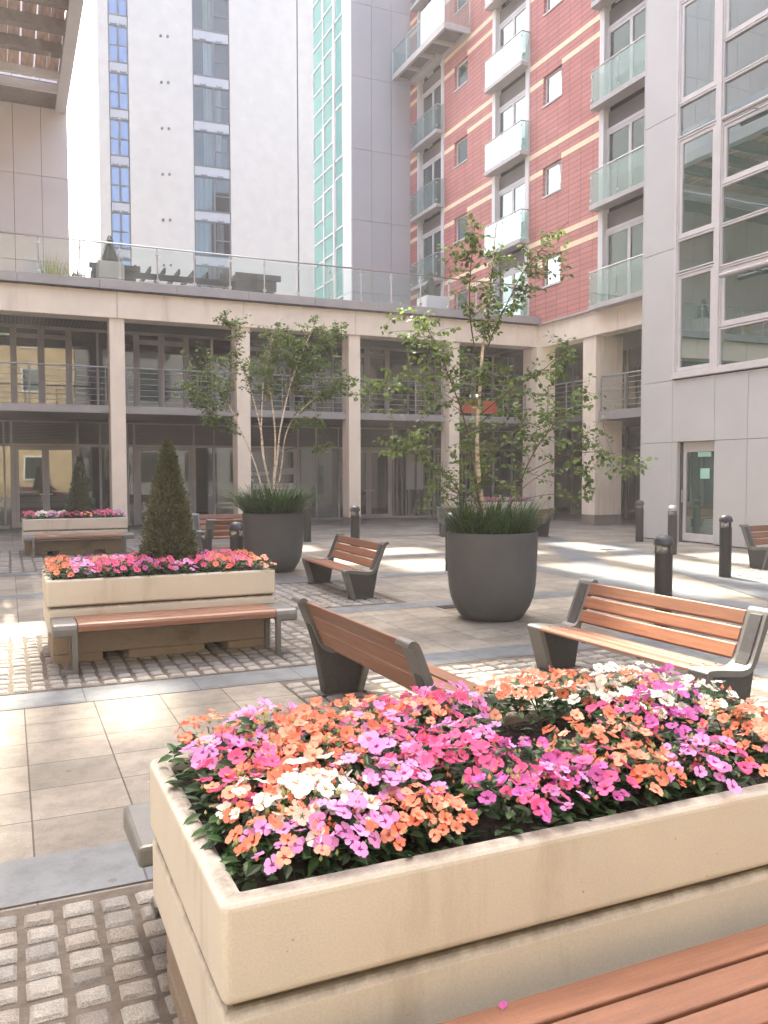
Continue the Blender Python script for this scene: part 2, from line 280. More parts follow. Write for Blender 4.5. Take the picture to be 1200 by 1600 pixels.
# ------------------------------------------------------------------ mesh helpers
class MB:
    def __init__(s): s.v = []; s.f = []; s.m = []
    def add(s, vs, fs, mi=0, mx=None):
        o = len(s.v)
        s.v += [tuple(mx @ Vector(p)) for p in vs] if mx is not None else [tuple(p) for p in vs]
        s.f += [tuple(o+i for i in f) for f in fs]; s.m += [mi]*len(fs); return s
    def box(s, x0, x1, y0, y1, z0, z1, mi=0, mx=None):
        return s.add([(x0,y0,z0),(x1,y0,z0),(x1,y1,z0),(x0,y1,z0),(x0,y0,z1),(x1,y0,z1),(x1,y1,z1),(x0,y1,z1)],
                     [(0,3,2,1),(4,5,6,7),(0,1,5,4),(1,2,6,5),(2,3,7,6),(3,0,4,7)], mi, mx)
    def tube(s, pts, rad, n=8, mi=0, cap=True):
        pts = [Vector(p) for p in pts]; rad = rad if isinstance(rad, (list, tuple)) else [rad]*len(pts)
        vs = []; fs = []; ref = None
        for i, p in enumerate(pts):
            d = (pts[min(i+1, len(pts)-1)] - pts[max(i-1, 0)]).normalized()
            if ref is None:
                ref = Vector((0,0,1)) if abs(d.z) < .9 else Vector((1,0,0))
            a = d.cross(ref).normalized(); b = d.cross(a).normalized(); ref = -a.cross(d) if False else ref
            for k in range(n):
                t = 2*math.pi*k/n; vs.append(p + (a*math.cos(t) + b*math.sin(t))*rad[i])
        for i in range(len(pts)-1):
            for k in range(n): fs.append((i*n+k, i*n+(k+1) % n, (i+1)*n+(k+1) % n, (i+1)*n+k))
        if cap:
            fs.append(tuple(range(n))[::-1]); fs.append(tuple((len(pts)-1)*n+k for k in range(n)))
        return s.add(vs, fs, mi)
    def lathe(s, prof, n=24, cx=0, cy=0, mi=0):
        vs = []; fs = []
        for r, z in prof:
            for k in range(n):
                t = 2*math.pi*k/n; vs.append((cx+r*math.cos(t), cy+r*math.sin(t), z))
        for i in range(len(prof)-1):
            for k in range(n): fs.append((i*n+k, i*n+(k+1) % n, (i+1)*n+(k+1) % n, (i+1)*n+k))
        if prof[0][0] > 1e-4: fs.append(tuple(range(n))[::-1])
        if prof[-1][0] > 1e-4: fs.append(tuple((len(prof)-1)*n+k for k in range(n)))
        return s.add(vs, fs, mi)
    def extr(s, poly, x0, x1, mi=0, mx=None):          # poly in (y,z), extruded along x
        n = len(poly); vs = [(x0, y, z) for y, z in poly] + [(x1, y, z) for y, z in poly]
        fs = [tuple(range(n)), tuple(range(2*n-1, n-1, -1))] + [(i, n+i, n+(i+1) % n, (i+1) % n) for i in range(n)]
        return s.add(vs, fs, mi, mx)
    def ribbon(s, path, th, x0, x1, mi=0):
        P = [Vector((0, y, z)) for y, z in path]; n = len(P); outer = []; inner = []
        for i in range(n):
            d = (P[min(i+1, n-1)] - P[max(i-1, 0)]).normalized(); nm = Vector((0, d.z, -d.y))
            outer.append(P[i]); inner.append(P[i] + nm*th)
        vs = []
        for p, q in zip(outer, inner):
            vs += [(x0, p.y, p.z), (x1, p.y, p.z), (x1, q.y, q.z), (x0, q.y, q.z)]
        fs = [(0,1,2,3), (4*n-4, 4*n-1, 4*n-2, 4*n-3)]
        for i in range(n-1):
            a = 4*i
            for k in range(4): fs.append((a+k, a+4+k, a+4+(k+1) % 4, a+(k+1) % 4))
        return s.add(vs, fs, mi)
    def quad(s, a, b, c, d, mi=0): return s.add([a, b, c, d], [(0,1,2,3)], mi)
    def build(s, name, mats, parent=None, bevel=0, smooth=False, world=True, segs=2, loc=None):
        me = bpy.data.meshes.new(name); me.from_pydata(s.v, [], s.f)
        for m in (mats if isinstance(mats, (list, tuple)) else [mats]): me.materials.append(m)
        me.polygons.foreach_set('material_index', s.m)
        bm = bmesh.new(); bm.from_mesh(me); bmesh.ops.recalc_face_normals(bm, faces=bm.faces); bm.to_mesh(me); bm.free()
        if smooth: me.polygons.foreach_set('use_smooth', [True]*len(me.polygons))
        me.update()
        o = bpy.data.objects.new(name, me); COL.objects.link(o)
        if loc: o.location = loc
        if bevel:
            md = o.modifiers.new('Bevel', 'BEVEL'); md.width = bevel; md.segments = segs; md.limit_method = 'ANGLE'; md.angle_limit = R(40)
            md.harden_normals = False
        if parent is not None:
            o.parent = parent
            if world and parent.type == 'EMPTY': o.matrix_parent_inverse = Matrix.Translation(-parent.location)
        return o
def raw(name, vs, fs, ms, mats, parent=None, smooth=False):
    me = bpy.data.meshes.new(name); me.from_pydata(vs, [], fs)
    for m in mats: me.materials.append(m)
    if ms: me.polygons.foreach_set('material_index', ms)
    if smooth: me.polygons.foreach_set('use_smooth', [True]*len(me.polygons))
    o = bpy.data.objects.new(name, me); COL.objects.link(o)
    if parent is not None: o.parent = parent
    return o
def tag(o, label, cat, group=None, kind=None):
    if label: o['label'] = label
    if cat: o['category'] = cat
    if group: o['group'] = group
    if kind: o['kind'] = kind
    return o
def thing(name, label, cat, loc=(0,0,0), rot=0.0, group=None):
    o = bpy.data.objects.new(name, None); COL.objects.link(o); o.empty_display_size = 0.2
    o.location = loc; o.rotation_euler = (0, 0, rot); return tag(o, label, cat, group)
def kids(o): return [c for c in COL.objects if c.parent == o]
KIDS = {}
def copy_tree(src, parent=None):
    c = src.copy(); COL.objects.link(c); c.parent = parent
    for ch in KIDS[src.name]: copy_tree(ch, c)
    return c
def note_tree(o):
    KIDS[o.name] = [c for c in bpy.data.objects if c.parent == o]
    for c in KIDS[o.name]: note_tree(c)
def struct(o, label=None): o['kind'] = 'structure'; return o

# ------------------------------------------------------------------ ground
g = MB(); g.quad((-59,-39,0), (59,-39,0), (59,109,0), (-59,109,0)); struct(g.build('courtyard_paving', SLAB))
sl = MB()
for y0, y1, x0, x1 in ((3.50,3.92,-8,5.6),(6.47,6.90,-8,8.6),(9.33,9.75,-8,8.2),(12.25,12.67,-8,8.6),(15.0,15.43,-8,9.5),(20.1,20.5,-8,14.2)):
    sl.quad((x0,y0,.004),(x1,y0,.004),(x1,y1,.004),(x0,y1,.004))
for x0, x1, y0, y1 in ((5.6,6.03,.6,6.46),(8.2,8.62,6.91,12.24)):
    sl.quad((x0,y0,.004),(x1,y0,.004),(x1,y1,.004),(x0,y1,.004))
struct(sl.build('slate_paving_bands', SLATE))
sb = MB()
sb.quad((12.97,17.82,.008),(7.3,7.6,.008),(6.75,7.9,.008),(12.0,17.4,.008))
sb.quad((13.0,15.6,.008),(9.6,7.4,.008),(8.9,7.7,.008),(12.2,15.9,.008))
struct(sb.build('slate_diagonal_bands', SLATE))
def setts(name, x0, x1, y0, y1, px, py, gx, gy, bevel=0):
    b = MB(); b.quad((x0,y0,.005),(x1,y0,.005),(x1,y1,.005),(x0,y1,.005), 4)
    nx = int((x1-x0)/px); ny = int((y1-y0)/py)
    for i in range(nx):
        sh = random.uniform(-.02, .02)
        for j in range(ny):
            if random.random() < .004: continue
            cx = x0+(i+.5)*px+random.uniform(-.006,.006); cy = y0+(j+.5)*py+sh*.4+random.uniform(-.005,.005)
            hx = (px-gx)/2*random.uniform(.93,1.04); hy = (py-gy)/2*random.uniform(.90,1.04)
            z = .017+random.uniform(-.003,.003); e = .012; a = random.uniform(-.04,.04); ca, sa = math.cos(a), math.sin(a)
            def P(u, v, zz): return (cx+u*ca-v*sa, cy+u*sa+v*ca, zz)
            vs = [P(-hx,-hy,.0),P(hx,-hy,.0),P(hx,hy,.0),P(-hx,hy,.0)]
            k = e*.35
            vs += [P(-hx,-hy+k,z-.010),P(-hx+k,-hy,z-.010),P(hx-k,-hy,z-.010),P(hx,-hy+k,z-.010),P(hx,hy-k,z-.010),P(hx-k,hy,z-.010),P(-hx+k,hy,z-.010),P(-hx,hy-k,z-.010)]
            tl = [random.uniform(-.0025,.0025) for _ in range(4)]
            vs += [P(-hx+e,-hy+e,z+tl[0]),P(hx-e,-hy+e,z+tl[1]),P(hx-e,hy-e,z+tl[2]),P(-hx+e,hy-e,z+tl[3]), P(0,0,z+.003)]
            fs = [(0,1,6,5),(1,2,8,7),(2,3,10,9),(3,0,4,11),(0,5,4),(1,7,6),(2,9,8),(3,11,10),
                  (5,6,13,12),(7,8,14,13),(9,10,15,14),(11,4,12,15),(4,5,12),(6,7,13),(8,9,14),(10,11,15),(12,13,16),(13,14,16),(14,15,16),(15,12,16)]
            b.add(vs, fs, random.choices((0,1,2,3), (5,3,3,1))[0])
    struct(b.build(name, SETT+[GROUT], smooth=False))
setts('granite_sett_paving', -1.6, 2.95, .9, 3.47, .134, .120, .027, .024)
setts('granite_sett_paving', -1.6, 3.0, 6.92, 9.31, .132, .158, .030, .050)
setts('granite_sett_paving', 1.95, 5.25, 3.94, 6.45, .165, .150, .024, .036)
setts('granite_sett_paving', 2.3, 4.68, 9.77, 12.23, .150, .165, .026, .050)
setts('granite_sett_paving', -1.2, 3.2, 15.45, 19.9, .20, .20, .035, .07)
setts('granite_sett_paving', 10.7, 13.6, 8.6, 11.4, .18, .14, .02, .018)
# drain covers
for lb, x, y in (('small square iron drain cover in the paving left of the bare pot', 5.0, 9.2), ('small iron drain cover among the sunlit slabs near the grey building', 11.8, 14.6)):
    d = MB(); d.box(x-.14,x+.14,y-.10,y+.10,.004,.012)
    for k in range(5): d.box(x-.11,x+.11,y-.075+k*.035,y-.062+k*.035,.012,.015)
    tag(d.build('drain_cover', IRON), lb, 'drain cover')

# ------------------------------------------------------------------ arcade building (two storeys, stone frame)
AB = thing('arcade_building', 'low two-storey building with cream stone columns in front of grey glazing and balconies', 'building', (7, 24.7, 0))
YC, YG, PITCH = 24.7, 28.0, 3.6
for x0, x1 in ((-4.5,-4.1),(-.93,-.53),(2.65,3.06),(6.24,6.65),(9.81,10.2),(13.38,13.76),(16.64,17.40)):
    y0 = YC if x0 < 16 else 24.45
    c = MB(); c.box(x0, x1, y0, 25.3, .26, 5.98, 0); c.box(x0-.004, x1+.004, y0-.004, 25.304, 0, .258, 1)
    c.build('column', [STONE, PLINTH], AB, .012)
b = MB(); xs = [-8,-4.3,-.73,2.86,6.44,10.0,13.57,16.80]
for a, c in zip(xs, xs[1:]): b.box(a+.004, c-.004, 24.62, 25.30, 5.98, 6.715)
b.box(-8, 16.7, 24.66, 25.26, 6.0, 6.70, 1)
b.build('beam', [STONE, JOINT], AB, .01)
b = MB()
for a, c in ((16.92,20.1),(20.106,24.6)): b.box(16.80, 17.35, a, c, 5.94, 6.70)
b.box(16.80, 17.35, 24.606, 25.30, 5.94, 6.70)
b.build('beam', STONE, AB, .01)
c = MB(); c.box(16.86, 17.92, 21.55, 22.2, .32, 5.94, 0); c.box(16.855, 17.925, 21.545, 22.205, 0, .319, 1); c.build('column', [STONE, PLINTH], AB, .012)
b = MB(); x = -8.0
while x < 16.7: b.box(x+.004, min(x+2.08, 16.9)-.004, 24.47, 24.86, 6.725, 7.0); x += 2.08
b.box(-8, 16.85, 24.52, 24.84, 6.72, 6.97, 1); b.box(-8, 16.9, 24.44, 24.62, 6.717, 6.745, 1)
b.build('coping', [COPING, JOINT], AB, .012)
b = MB(); b.box(-8, 16.82, 25.05, 28.4, 3.36, 3.58); b.box(17.0, 24, 16.9, 21.5, 3.31, 3.56); b.box(17.2, 24, 21.54, 28.4, 3.34, 3.57)
b.build('balcony_slab', DARKPANEL, AB)
b = MB(); b.box(-8, 16.7, 24.97, 25.045, 3.37, 3.585); b.box(16.95, 17.0, 16.9, 21.5, 3.30, 3.57); b.box(16.95, 17.8, 21.5, 21.53, 3.30, 3.57)
b.build('slab_edge', FRAME, AB, .004)
b = MB(); b.box(-8, 17, 25.3, 33, 6.18, 6.24); b.box(17.35, 24, 16.9, 33, 6.1, 6.2); b.build('soffit', SOFFIT, AB)
b = MB(); b.box(-8, 24, 24.87, 34.6, 6.72, 6.90); b.box(-8, 13.9, 34.6, 54.6, 6.72, 6.90); b.build('terrace_deck', PLINTH, AB)
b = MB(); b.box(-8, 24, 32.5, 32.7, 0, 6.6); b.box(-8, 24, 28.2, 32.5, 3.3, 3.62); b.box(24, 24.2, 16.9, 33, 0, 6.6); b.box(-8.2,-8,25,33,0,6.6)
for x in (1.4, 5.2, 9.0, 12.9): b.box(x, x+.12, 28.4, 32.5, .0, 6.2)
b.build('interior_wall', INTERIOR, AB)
b = MB()
for x, y, z in ((-.2,29.3,6.05),(.4,29.2,3.2),(.2,30.6,3.2),(12.3,29.4,6.0),(11.2,29.6,6.0),(4.6,30,3.2)): b.box(x, x+.9, y, y+.09, z, z+.03)
b.build('ceiling_lamp', LAMP, AB)
b = MB(); b.lathe([(0,4.95),(.17,4.97),(.16,5.05),(0,5.09)], 16, 18.6, 23.9); b.build('wall_lamp', LAMP, AB, smooth=True)

def leaf_door(x0, x1, y, z0, z1, hand):
    d = MB(); s = .10
    d.box(x0, x0+s, y-.03, y+.03, z0, z1); d.box(x1-s, x1, y-.03, y+.03, z0, z1); d.box(x0+s, x1-s, y-.03, y+.03, z1-s, z1); d.box(x0+s, x1-s, y-.03, y+.03, z0, z0+.16)
    o = d.build('door', FRAME, AB, .004)
    p = MB(); p.box(x0+s, x1-s, y-.008, y+.008, z0+.16, z1-s); p.build('pane', SHOPGLASS, o, world=False)
    h = MB(); hx = x1-.05 if hand > 0 else x0+.05
    h.box(hx-.012, hx+.012, y-.075, y-.03, z0+1.0, z0+1.02); h.box(min(hx, hx-.13*hand), max(hx, hx-.13*hand), y-.088, y-.07, z0+1.0, z0+1.022); h.build('handle', STEEL, o, world=False)
    return o
for k in range(-2, 5):
    x = .07+PITCH*k
    if x > 16: break
    f = MB()
    for a, c in ((0,.13),(1.86,1.98),(2.56,2.63),(3.40,3.46)): f.box(x+a, x+c, YG-.06, YG+.05, 0, 2.50)
    for a, c in ((0,.07),(1.9,1.96),(2.57,2.62),(3.40,3.45)): f.box(x+a, x+c, YG-.05, YG+.05, 2.585, 3.24)
    f.box(x-.07, x+3.53, YG-.055, YG+.05, 2.502, 2.582); f.box(x-.07, x+3.53, YG-.045, YG+.05, 3.242, 3.275)
    f.box(x+1.98, x+3.53, YG-.05, YG+.05, .0, .09)
    f.box(x-.07, x+3.53, YG+.0, YG+.06, 2.584, 3.24, 1); f.box(x-.07, x+3.53, YG+.0, YG+.06, 3.277, 3.36, 2)
    o = f.build('shopfront', [FRAME, LOUVRE, DARKPANEL], AB)
    p = MB(); p.box(x+1.98, x+2.56, YG-.006, YG+.006, .09, 2.5); p.box(x+2.63, x+3.40, YG-.006, YG+.006, .09, 2.5); p.box(x+3.46, x+3.6, YG-.006, YG+.006, .09, 2.5)
    p.build('pane', SHOPGLASS, o, world=False)
    leaf_door(x+.135, x+.99, YG-.005, .02, 2.49, 1); leaf_door(x+.995, x+1.855, YG-.005, .02, 2.49, -1)
    f = MB()
    for a, c in ((.06,.24),(.83,1.02),(1.63,1.81),(2.53,2.60),(3.2,3.26)): f.box(x+a, x+c, YG-.06, YG+.05, 3.585, 6.08)
    f.box(x-.07, x+3.53, YG-.05, YG+.04, 6.08, 6.17); f.box(x+1.81, x+3.53, YG-.05, YG+.04, 3.585, 3.66)
    f.box(x+.24, x+.83, YG-.05, YG+.04, 3.585, 3.72); f.box(x+1.02, x+1.63, YG-.05, YG+.04, 3.585, 3.72); f.box(x+.24, x+1.63, YG-.052, YG+.042, 5.78, 5.92)
    o = f.build('window', FRAME, AB)
    p = MB(); p.box(x-.07, x+3.53, YG+.0, YG+.012, 3.6, 6.08); p.build('pane', SHOPGLASS, o, world=False)
# shop door marks: frosted bands with a small red ring mark, door entry pad
b = MB(); xk = .07+PITCH*2
for a, c in ((xk+.24, xk+.88), (xk+1.10, xk+1.75)): b.box(a, c, YG-.020, YG-.014, 1.12, 1.32); b.box(a, c, YG-.020, YG-.014, 1.62, 1.84, 2) if a > xk+1 else b.box(a, c, YG-.020, YG-.014, 1.58, 1.72)
for cx in (xk+1.40, xk+1.47, xk+1.54):
    for q in range(10):
        t0 = 2*math.pi*q/10; b.box(cx+.035*math.cos(t0)-.009, cx+.035*math.cos(t0)+.009, YG-.024, YG-.021, 1.22+.045*math.sin(t0)-.010, 1.22+.045*math.sin(t0)+.010, 1)
b.build('door_sticker', [FROST, SIGNRED, SPANDREL], AB)
b = MB(); b.box(7.42, 7.58, YG-.12, YG-.07, 1.10, 1.46); b.box(7.45, 7.55, YG-.126, YG-.1205, 1.14, 1.42, 1); b.build('entry_pad', [STEEL, BLACK], AB, .006)
b = MB(); b.box(13.2, 14.2, 27.7, 27.9, .1, 2.3, 0)
b = MB()
for x in (12.75+.18*i for i in range(20)): b.box(x, x+.05, YG-.12, YG-.07, .1, 2.48)
b.build('window_grille', DARKPANEL, AB)
b = MB(); b.box(13.3, 13.62, YG-.19, YG-.14, 1.05, 2.35); b.box(13.72, 13.98, YG-.19, YG-.14, 1.05, 2.35); b.build('window_blind', SPANDREL, AB)
# wing behind the right column
f = MB()
for y in (17.2, 18.6, 20.0, 21.4, 22.9, 24.4, 26, 27.6): f.box(20.5, 20.6, y, y+.09, 0, 3.3); f.box(20.5, 20.6, y, y+.09, 3.57, 6.1)
f.box(20.5, 20.6, 17, 28, 2.5, 2.58); o = f.build('window', FRAME, AB)
p = MB(); p.box(20.54, 20.56, 17, 28, .05, 3.3); p.box(20.54, 20.56, 17, 28, 3.6, 6.1); p.build('pane', SHOPGLASS, o, world=False)
b = MB(); b.box(21.5, 21.6, 25.0, 25.6, 1.1, 2.4); b.box(19.4, 19.46, 23.6, 24.25, 1.15, 2.5); b.build('notice_board', SPANDREL, AB)
b = MB(); b.box(13.9, 15.6, 25.30, 25.36, 3.70, 4.15); b.box(14.0, 15.4, 25.37, 25.39, 3.78, 3.92, 0)
tag(b.build('banner', BANNER, None), 'orange red banner hung behind the balcony rails over the far arcade bay', 'banner')

def railing(parent, p0, p1, zf, h, nrail=7, np_=4):
    p0, p1 = Vector(p0), Vector(p1); d = p1-p0; ln = d.length; u = d/ln; b = MB()
    at = lambda s, z: (p0.x+u.x*s, p0.y+u.y*s, z)
    nr = Vector((-u.y, u.x, 0)) if abs(u.x) > .5 else Vector((1, 0, 0))
    for i in range(np_):
        s = .03+(ln-.06)*i/(np_-1)
        q0 = Vector(at(s, zf+.01)); q1 = Vector(at(s, zf+h-.08)); q2 = Vector(at(s, zf+h))+nr*.05
        b.tube([q0, q1, q1+Vector((0,0,.04))+nr*.01, q2], .020, 6); b.tube([q0, q0+Vector((0,0,.012))], .06, 8)
    b.tube([Vector(at(0, zf+h))+nr*.05, Vector(at(ln, zf+h))+nr*.05], .024, 8)
    for i in range(nrail-1):
        z = zf+.13+(h-.26)*i/(nrail-2); b.tube([at(0, z), at(ln, z)], .0095, 6)
    return b.build('balcony_railing', RAIL, parent, smooth=False)
for a, c in ((-4.0,-1.0),(-.45,2.60),(3.12,6.18),(6.72,9.75),(10.27,13.32),(13.83,16.58)): railing(AB, (a,25.02,0), (c,25.02,0), 3.585, 1.08)
railing(AB, (16.99,21.46,0), (16.99,17.0,0), 3.57, 1.08, np_=5); railing(AB, (17.05,24.4,0), (17.05,22.25,0), 3.57, 1.08, np_=3)

# ------------------------------------------------------------------ glass balustrade along the terrace
BT = thing('glass_balustrade', 'long clear glass balustrade with steel handrail along the terrace edge above the arcade', 'balustrade', (7, 24.7, 7.0))
px_ = [.87+1.04*k for k in range(-6, 16)]
h = MB(); h.tube([(-8,24.7,8.04),(16.75,24.7,8.04)], .024, 10); h.build('handrail', STEEL, BT, smooth=True)
for x in px_:
    p = MB(); p.tube([(x,24.7,7.0),(x,24.7,8.03)], .021, 8)
    for z in (7.12, 7.87): p.box(x-.045, x+.045, 24.665, 24.735, z-.03, z+.03)
    p.lathe([(.05,7.0),(.05,7.02),(.022,7.03)], 10, x, 24.7); p.build('post', STEEL, BT)
for a, c in zip(px_, px_[1:]):
    p = MB(); p.box(a+.035, c-.035, 24.694, 24.706, 7.06, 7.98); p.build('glass_panel', BALUGLASS, BT)

# ------------------------------------------------------------------ red tiled apartment building
def wall_x(name, X, y0, y1, z0, z1, opens, mats, parent, depth=.16, face=-1):
    """wall in the plane X with rectangular openings (ya,yb,za,zb); reveals go inward"""
    ys = sorted({y0, y1, *[o[0] for o in opens], *[o[1] for o in opens]}); zs = sorted({z0, z1, *[o[2] for o in opens], *[o[3] for o in opens]})
    b = MB()
    for a, c in zip(ys, ys[1:]):
        for d, e in zip(zs, zs[1:]):
            m = ((a+c)/2, (d+e)/2)
            if any(o[0] < m[0] < o[1] and o[2] < m[1] < o[3] for o in opens): continue
            b.quad((X,a,d),(X,c,d),(X,c,e),(X,a,e))
    xi = X-face*depth
    for a, c, d, e in opens:
        b.quad((X,a,d),(xi,a,d),(xi,a,e),(X,a,e)); b.quad((X,c,d),(xi,c,d),(xi,c,e),(X,c,e)); b.quad((X,a,d),(xi,a,d),(xi,c,d),(X,c,d)); b.quad((X,a,e),(xi,a,e),(xi,c,e),(X,c,e))
    return b.build(name, mats, parent)
def drape(b, x, y0, y1, z0, z1, amp=.03, waves=6, taper=0.0, mi=0):
    n = max(8, int(waves*4)); vs = []; fs = []
    for i in range(n+1):
        t = i/n; dx = amp*math.sin(t*waves*2*math.pi)
        vs += [(x+dx, y0+(y1-y0)*t, z0), (x+dx, y0+(y1-y0)*t*(1-taper*.2), (z0+z1)/2), (x+dx, y0+(y1-y0)*t, z1)]
    for i in range(n):
        for k in range(2): fs.append((3*i+k, 3*i+3+k, 3*i+4+k, 3*i+1+k))
    b.add(vs, fs, mi)
def red_building(root, X, face, y0, y1, ztop, bays, wins, floors, detail=True, zbot=6.74):
    s = face                                                   # outward direction along x (-1 faces -X)
    X_ = lambda d: X+s*d                                       # d metres proud of the wall
    bx = lambda mb, d0, d1, a, c, e, f, mi=0: mb.box(min(X_(d0), X_(d1)), max(X_(d0), X_(d1)), a, c, e, f, mi)
    opens = [(a, c, zbot+.02, ztop-.2) for a, c in bays] + [(a, c, z-.98+3.02*0, z) for a, c in wins for z in [12.0+3.02*k-0.02 for k in range(-1, floors-1)] if z < ztop]
    wall_x('wall', X, y0, y1, zbot, ztop, opens, REDTILE, root, .22, s)
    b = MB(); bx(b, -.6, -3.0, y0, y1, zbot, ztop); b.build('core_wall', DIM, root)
    segs = sorted(set([y0, y1]+[v for ab in bays for v in ab]))
    def band(a, c, e, f): st = MB(); bx(st, .001, .006, a, c, e, f); st.build('cream_band', CREAMTILE, root)
    for k in range(floors+1):
        za = 9.62+3.02*(k)
        if za > ztop: break
        for a, c in zip(segs, segs[1:]):
            if any(ab[0] <= a and c <= ab[1] for ab in bays): continue
            band(a, c, za-.17, za)
            ww = [v for v in wins if a < v[0] and v[1] < c]
            if not ww: band(a, c, za-.68, za-.51)
            for wa, wc in ww:
                lo, hi = (a, wa) , (wc, c)
                if s < 0: band(a, wa, za-.68, za-.51); band(wc, c, za-.86, za-.69)
                else: band(a, wa, za-.86, za-.69); band(wc, c, za-.68, za-.51)
    for a, c in wins:
        for k in range(-1, floors-1):
            z1 = 11.98+3.02*k; z0 = z1-.98
            if z1 > ztop: break
            f = MB(); e = .075
            bx(f, -.10, -.16, a+.005, a+e, z0+.005, z1-.005); bx(f, -.10, -.16, c-e, c-.005, z0+.005, z1-.005); bx(f, -.10, -.16, a+e, c-e, z0+.005, z0+e); bx(f, -.10, -.16, a+e, c-e, z1-e, z1-.005)
            bx(f, .035, -.10, a-.02, c+.02, z0-.05, z0+.004)
            o = f.build('window', PALEFRAME, root)
            p = MB(); bx(p, -.125, -.135, a+e, c-e, z0+e, z1-e); p.build('pane', MIRRORGLASS if detail else DARKGLASS, o, world=False)
            if detail:
                q = MB(); drape(q, X_(-.28), a+.05, a+.05+(c-a)*random.uniform(.2,.5), z0, z1, .02, 3); q.build('curtain', random.choice(CURTAIN[:2]+CURTAIN[4:]), o, world=False)
    for bi, (a, c) in enumerate(bays):
        t = MB(); bx(t, .05, -.20, a, a+.22, zbot+.03, ztop-.3); bx(t, .05, -.20, c-.22, c, zbot+.03, ztop-.3); t.build('bay_trim', WHITETRIM, root, .006)
        for k in range(floors):
            zf = 6.77+3.02*k
            if zf > ztop-2: break
            A, Cc = a+.22, c-.22
            l = MB(); bx(l, -.14, -.2, A, Cc, zf+2.32, zf+3.02-.2); l.build('louvre_panel', LOUVRE2, root)
            f = MB(); e = .08; mid = (A+Cc)/2
            for u, v in ((A, A+e), (mid-.06, mid+.06), (Cc-e, Cc)): bx(f, -.10, -.17, u, v, zf+.02, zf+2.22)
            bx(f, -.09, -.18, A, Cc, zf+2.22, zf+2.32)
            for u, v in ((A+e, mid-.06), (mid+.06, Cc-e)): bx(f, -.105, -.165, u, v, zf+.02, zf+.14); bx(f, -.105, -.165, u, v, zf+2.12, zf+2.22)
            o = f.build('french_window', PALEFRAME, root)
            p = MB()
            for u, v in ((A+e, mid-.06), (mid+.06, Cc-e)): bx(p, -.13, -.14, u, v, zf+.14, zf+2.12)
            p.build('pane', DARKGLASS, o, world=False)
            if detail:
                cm = CURTAIN[(bi*2+k*3) % 5]; q = MB()
                wv = (Cc-A)*random.uniform(.22, .42)
                drape(q, X_(-.34), A+.03, A+.03+wv, zf+.05, zf+2.2, .035, 5, .5)
                if random.random() < .6: drape(q, X_(-.34), Cc-.03-wv*.7, Cc-.03, zf+.05, zf+2.2, .035, 4, .3)
                q.build('curtain', CURTAIN[random.choice((0,1,1,3,4))], o, world=False)
            g_ = MB(); bx(g_, .36, -.06, a+.02, c-.02, zf-.12, zf-.0); bx(g_, .39, .36, a, c, zf-.13, zf+.02); bx(g_, .36, .0, a-.03, a+.015, zf-.13, zf+.0); bx(g_, .36, .0, c-.015, c+.03, zf-.13, zf+.0)
            o = g_.build('balcony', FRAME2, root, .006)
            p = MB()
            for u, v in ((a+.0, (a+c)/2-.012), ((a+c)/2+.012, c)): bx(p, .355, .345, u, v, zf+.03, zf+.98)
            bx(p, .34, .02, a-.004, a+.006, zf+.03, zf+.98); bx(p, .34, .02, c-.006, c+.004, zf+.03, zf+.98)
            p.build('glass_panel', JULIETGLASS, o, world=False)
            r = MB(); r.tube([(X_(.35), a-.01, zf+1.02), (X_(.35), c+.01, zf+1.02)], .022, 8); r.tube([(X_(.35), a, zf+1.02), (X_(.0), a, zf+1.02)], .02, 8); r.tube([(X_(.35), c, zf+1.02), (X_(.0), c, zf+1.02)], .02, 8)
            for yy in (a+.03, (a+c)/2, c-.03):
                for zz in (zf+.16, zf+.86): r.box(min(X_(.33), X_(.37)), max(X_(.33), X_(.37)), yy-.03, yy+.03, zz-.03, zz+.03)
            r.build('handrail', STEEL, o, world=False)
LOUVRE2 = brickmat('grey_louvre', (.27,.26,.26), (.25,.24,.24), (.12,.11,.11), 40, .05, 0, 'YZ', (0,0), .014, 0.5, bump=.9)
FRAME2 = mat('grey_balcony_edge', (.46, .45, .44), 0.5, 0.08, 5, 0.05)
RB = thing('red_apartment_building', 'red tiled apartment block with cream stripes, white window bays and glass juliet balconies', 'apartment building', (16.8, 26, 6.7))
red_building(RB, 16.8, -1, 16.95, 37.5, 27.4, [(18.85,21.37),(25.2,27.63),(31.49,33.95)], [(23.35,24.40),(29.57,30.62)], 7)
b = MB(); b.box(16.72, 17.4, 16.93, 24.6, 6.702, 6.738); b.box(16.70, 16.73, 16.93, 24.6, 6.70, 6.76); b.build('ledge', FRAME2, RB)
# projecting balcony high up by the far bay
b = MB(); zb = 18.72
b.box(15.62, 15.74, 29.3, 34.1, zb-.02, zb+.22); b.box(15.74, 16.79, 29.3, 29.40, zb-.02, zb+.22); b.box(15.74, 16.79, 34.0, 34.1, zb-.02, zb+.22); b.box(16.70, 16.79, 29.4, 34.0, zb-.02, zb+.22)
for y in (30.5, 31.7, 32.9): b.box(15.74, 16.70, y-.05, y+.05, zb, zb+.14)
b.box(15.74, 16.70, 29.4, 34.0, zb+.15, zb+.20, 1)
o = b.build('large_balcony', [FRAME2, DARKPANEL], RB, .006)
for q in ((15.63, 15.65, 31.35, 34.1), (15.66, 16.75, 34.06, 34.075), (15.66, 16.75, 29.31, 29.325)): p = MB(); p.box(*q, zb+.24, zb+1.2); p.build('glass_panel', JULIETGLASS, o, world=False)
p = MB(); p.box(15.61, 15.65, 29.3, 31.3, zb+.22, zb+1.5); p.build('privacy_panel', WHITEPANEL, o, world=False)
p = MB(); p.tube([(15.64,29.3,zb+1.24),(15.64,34.1,zb+1.24)], .025, 8)
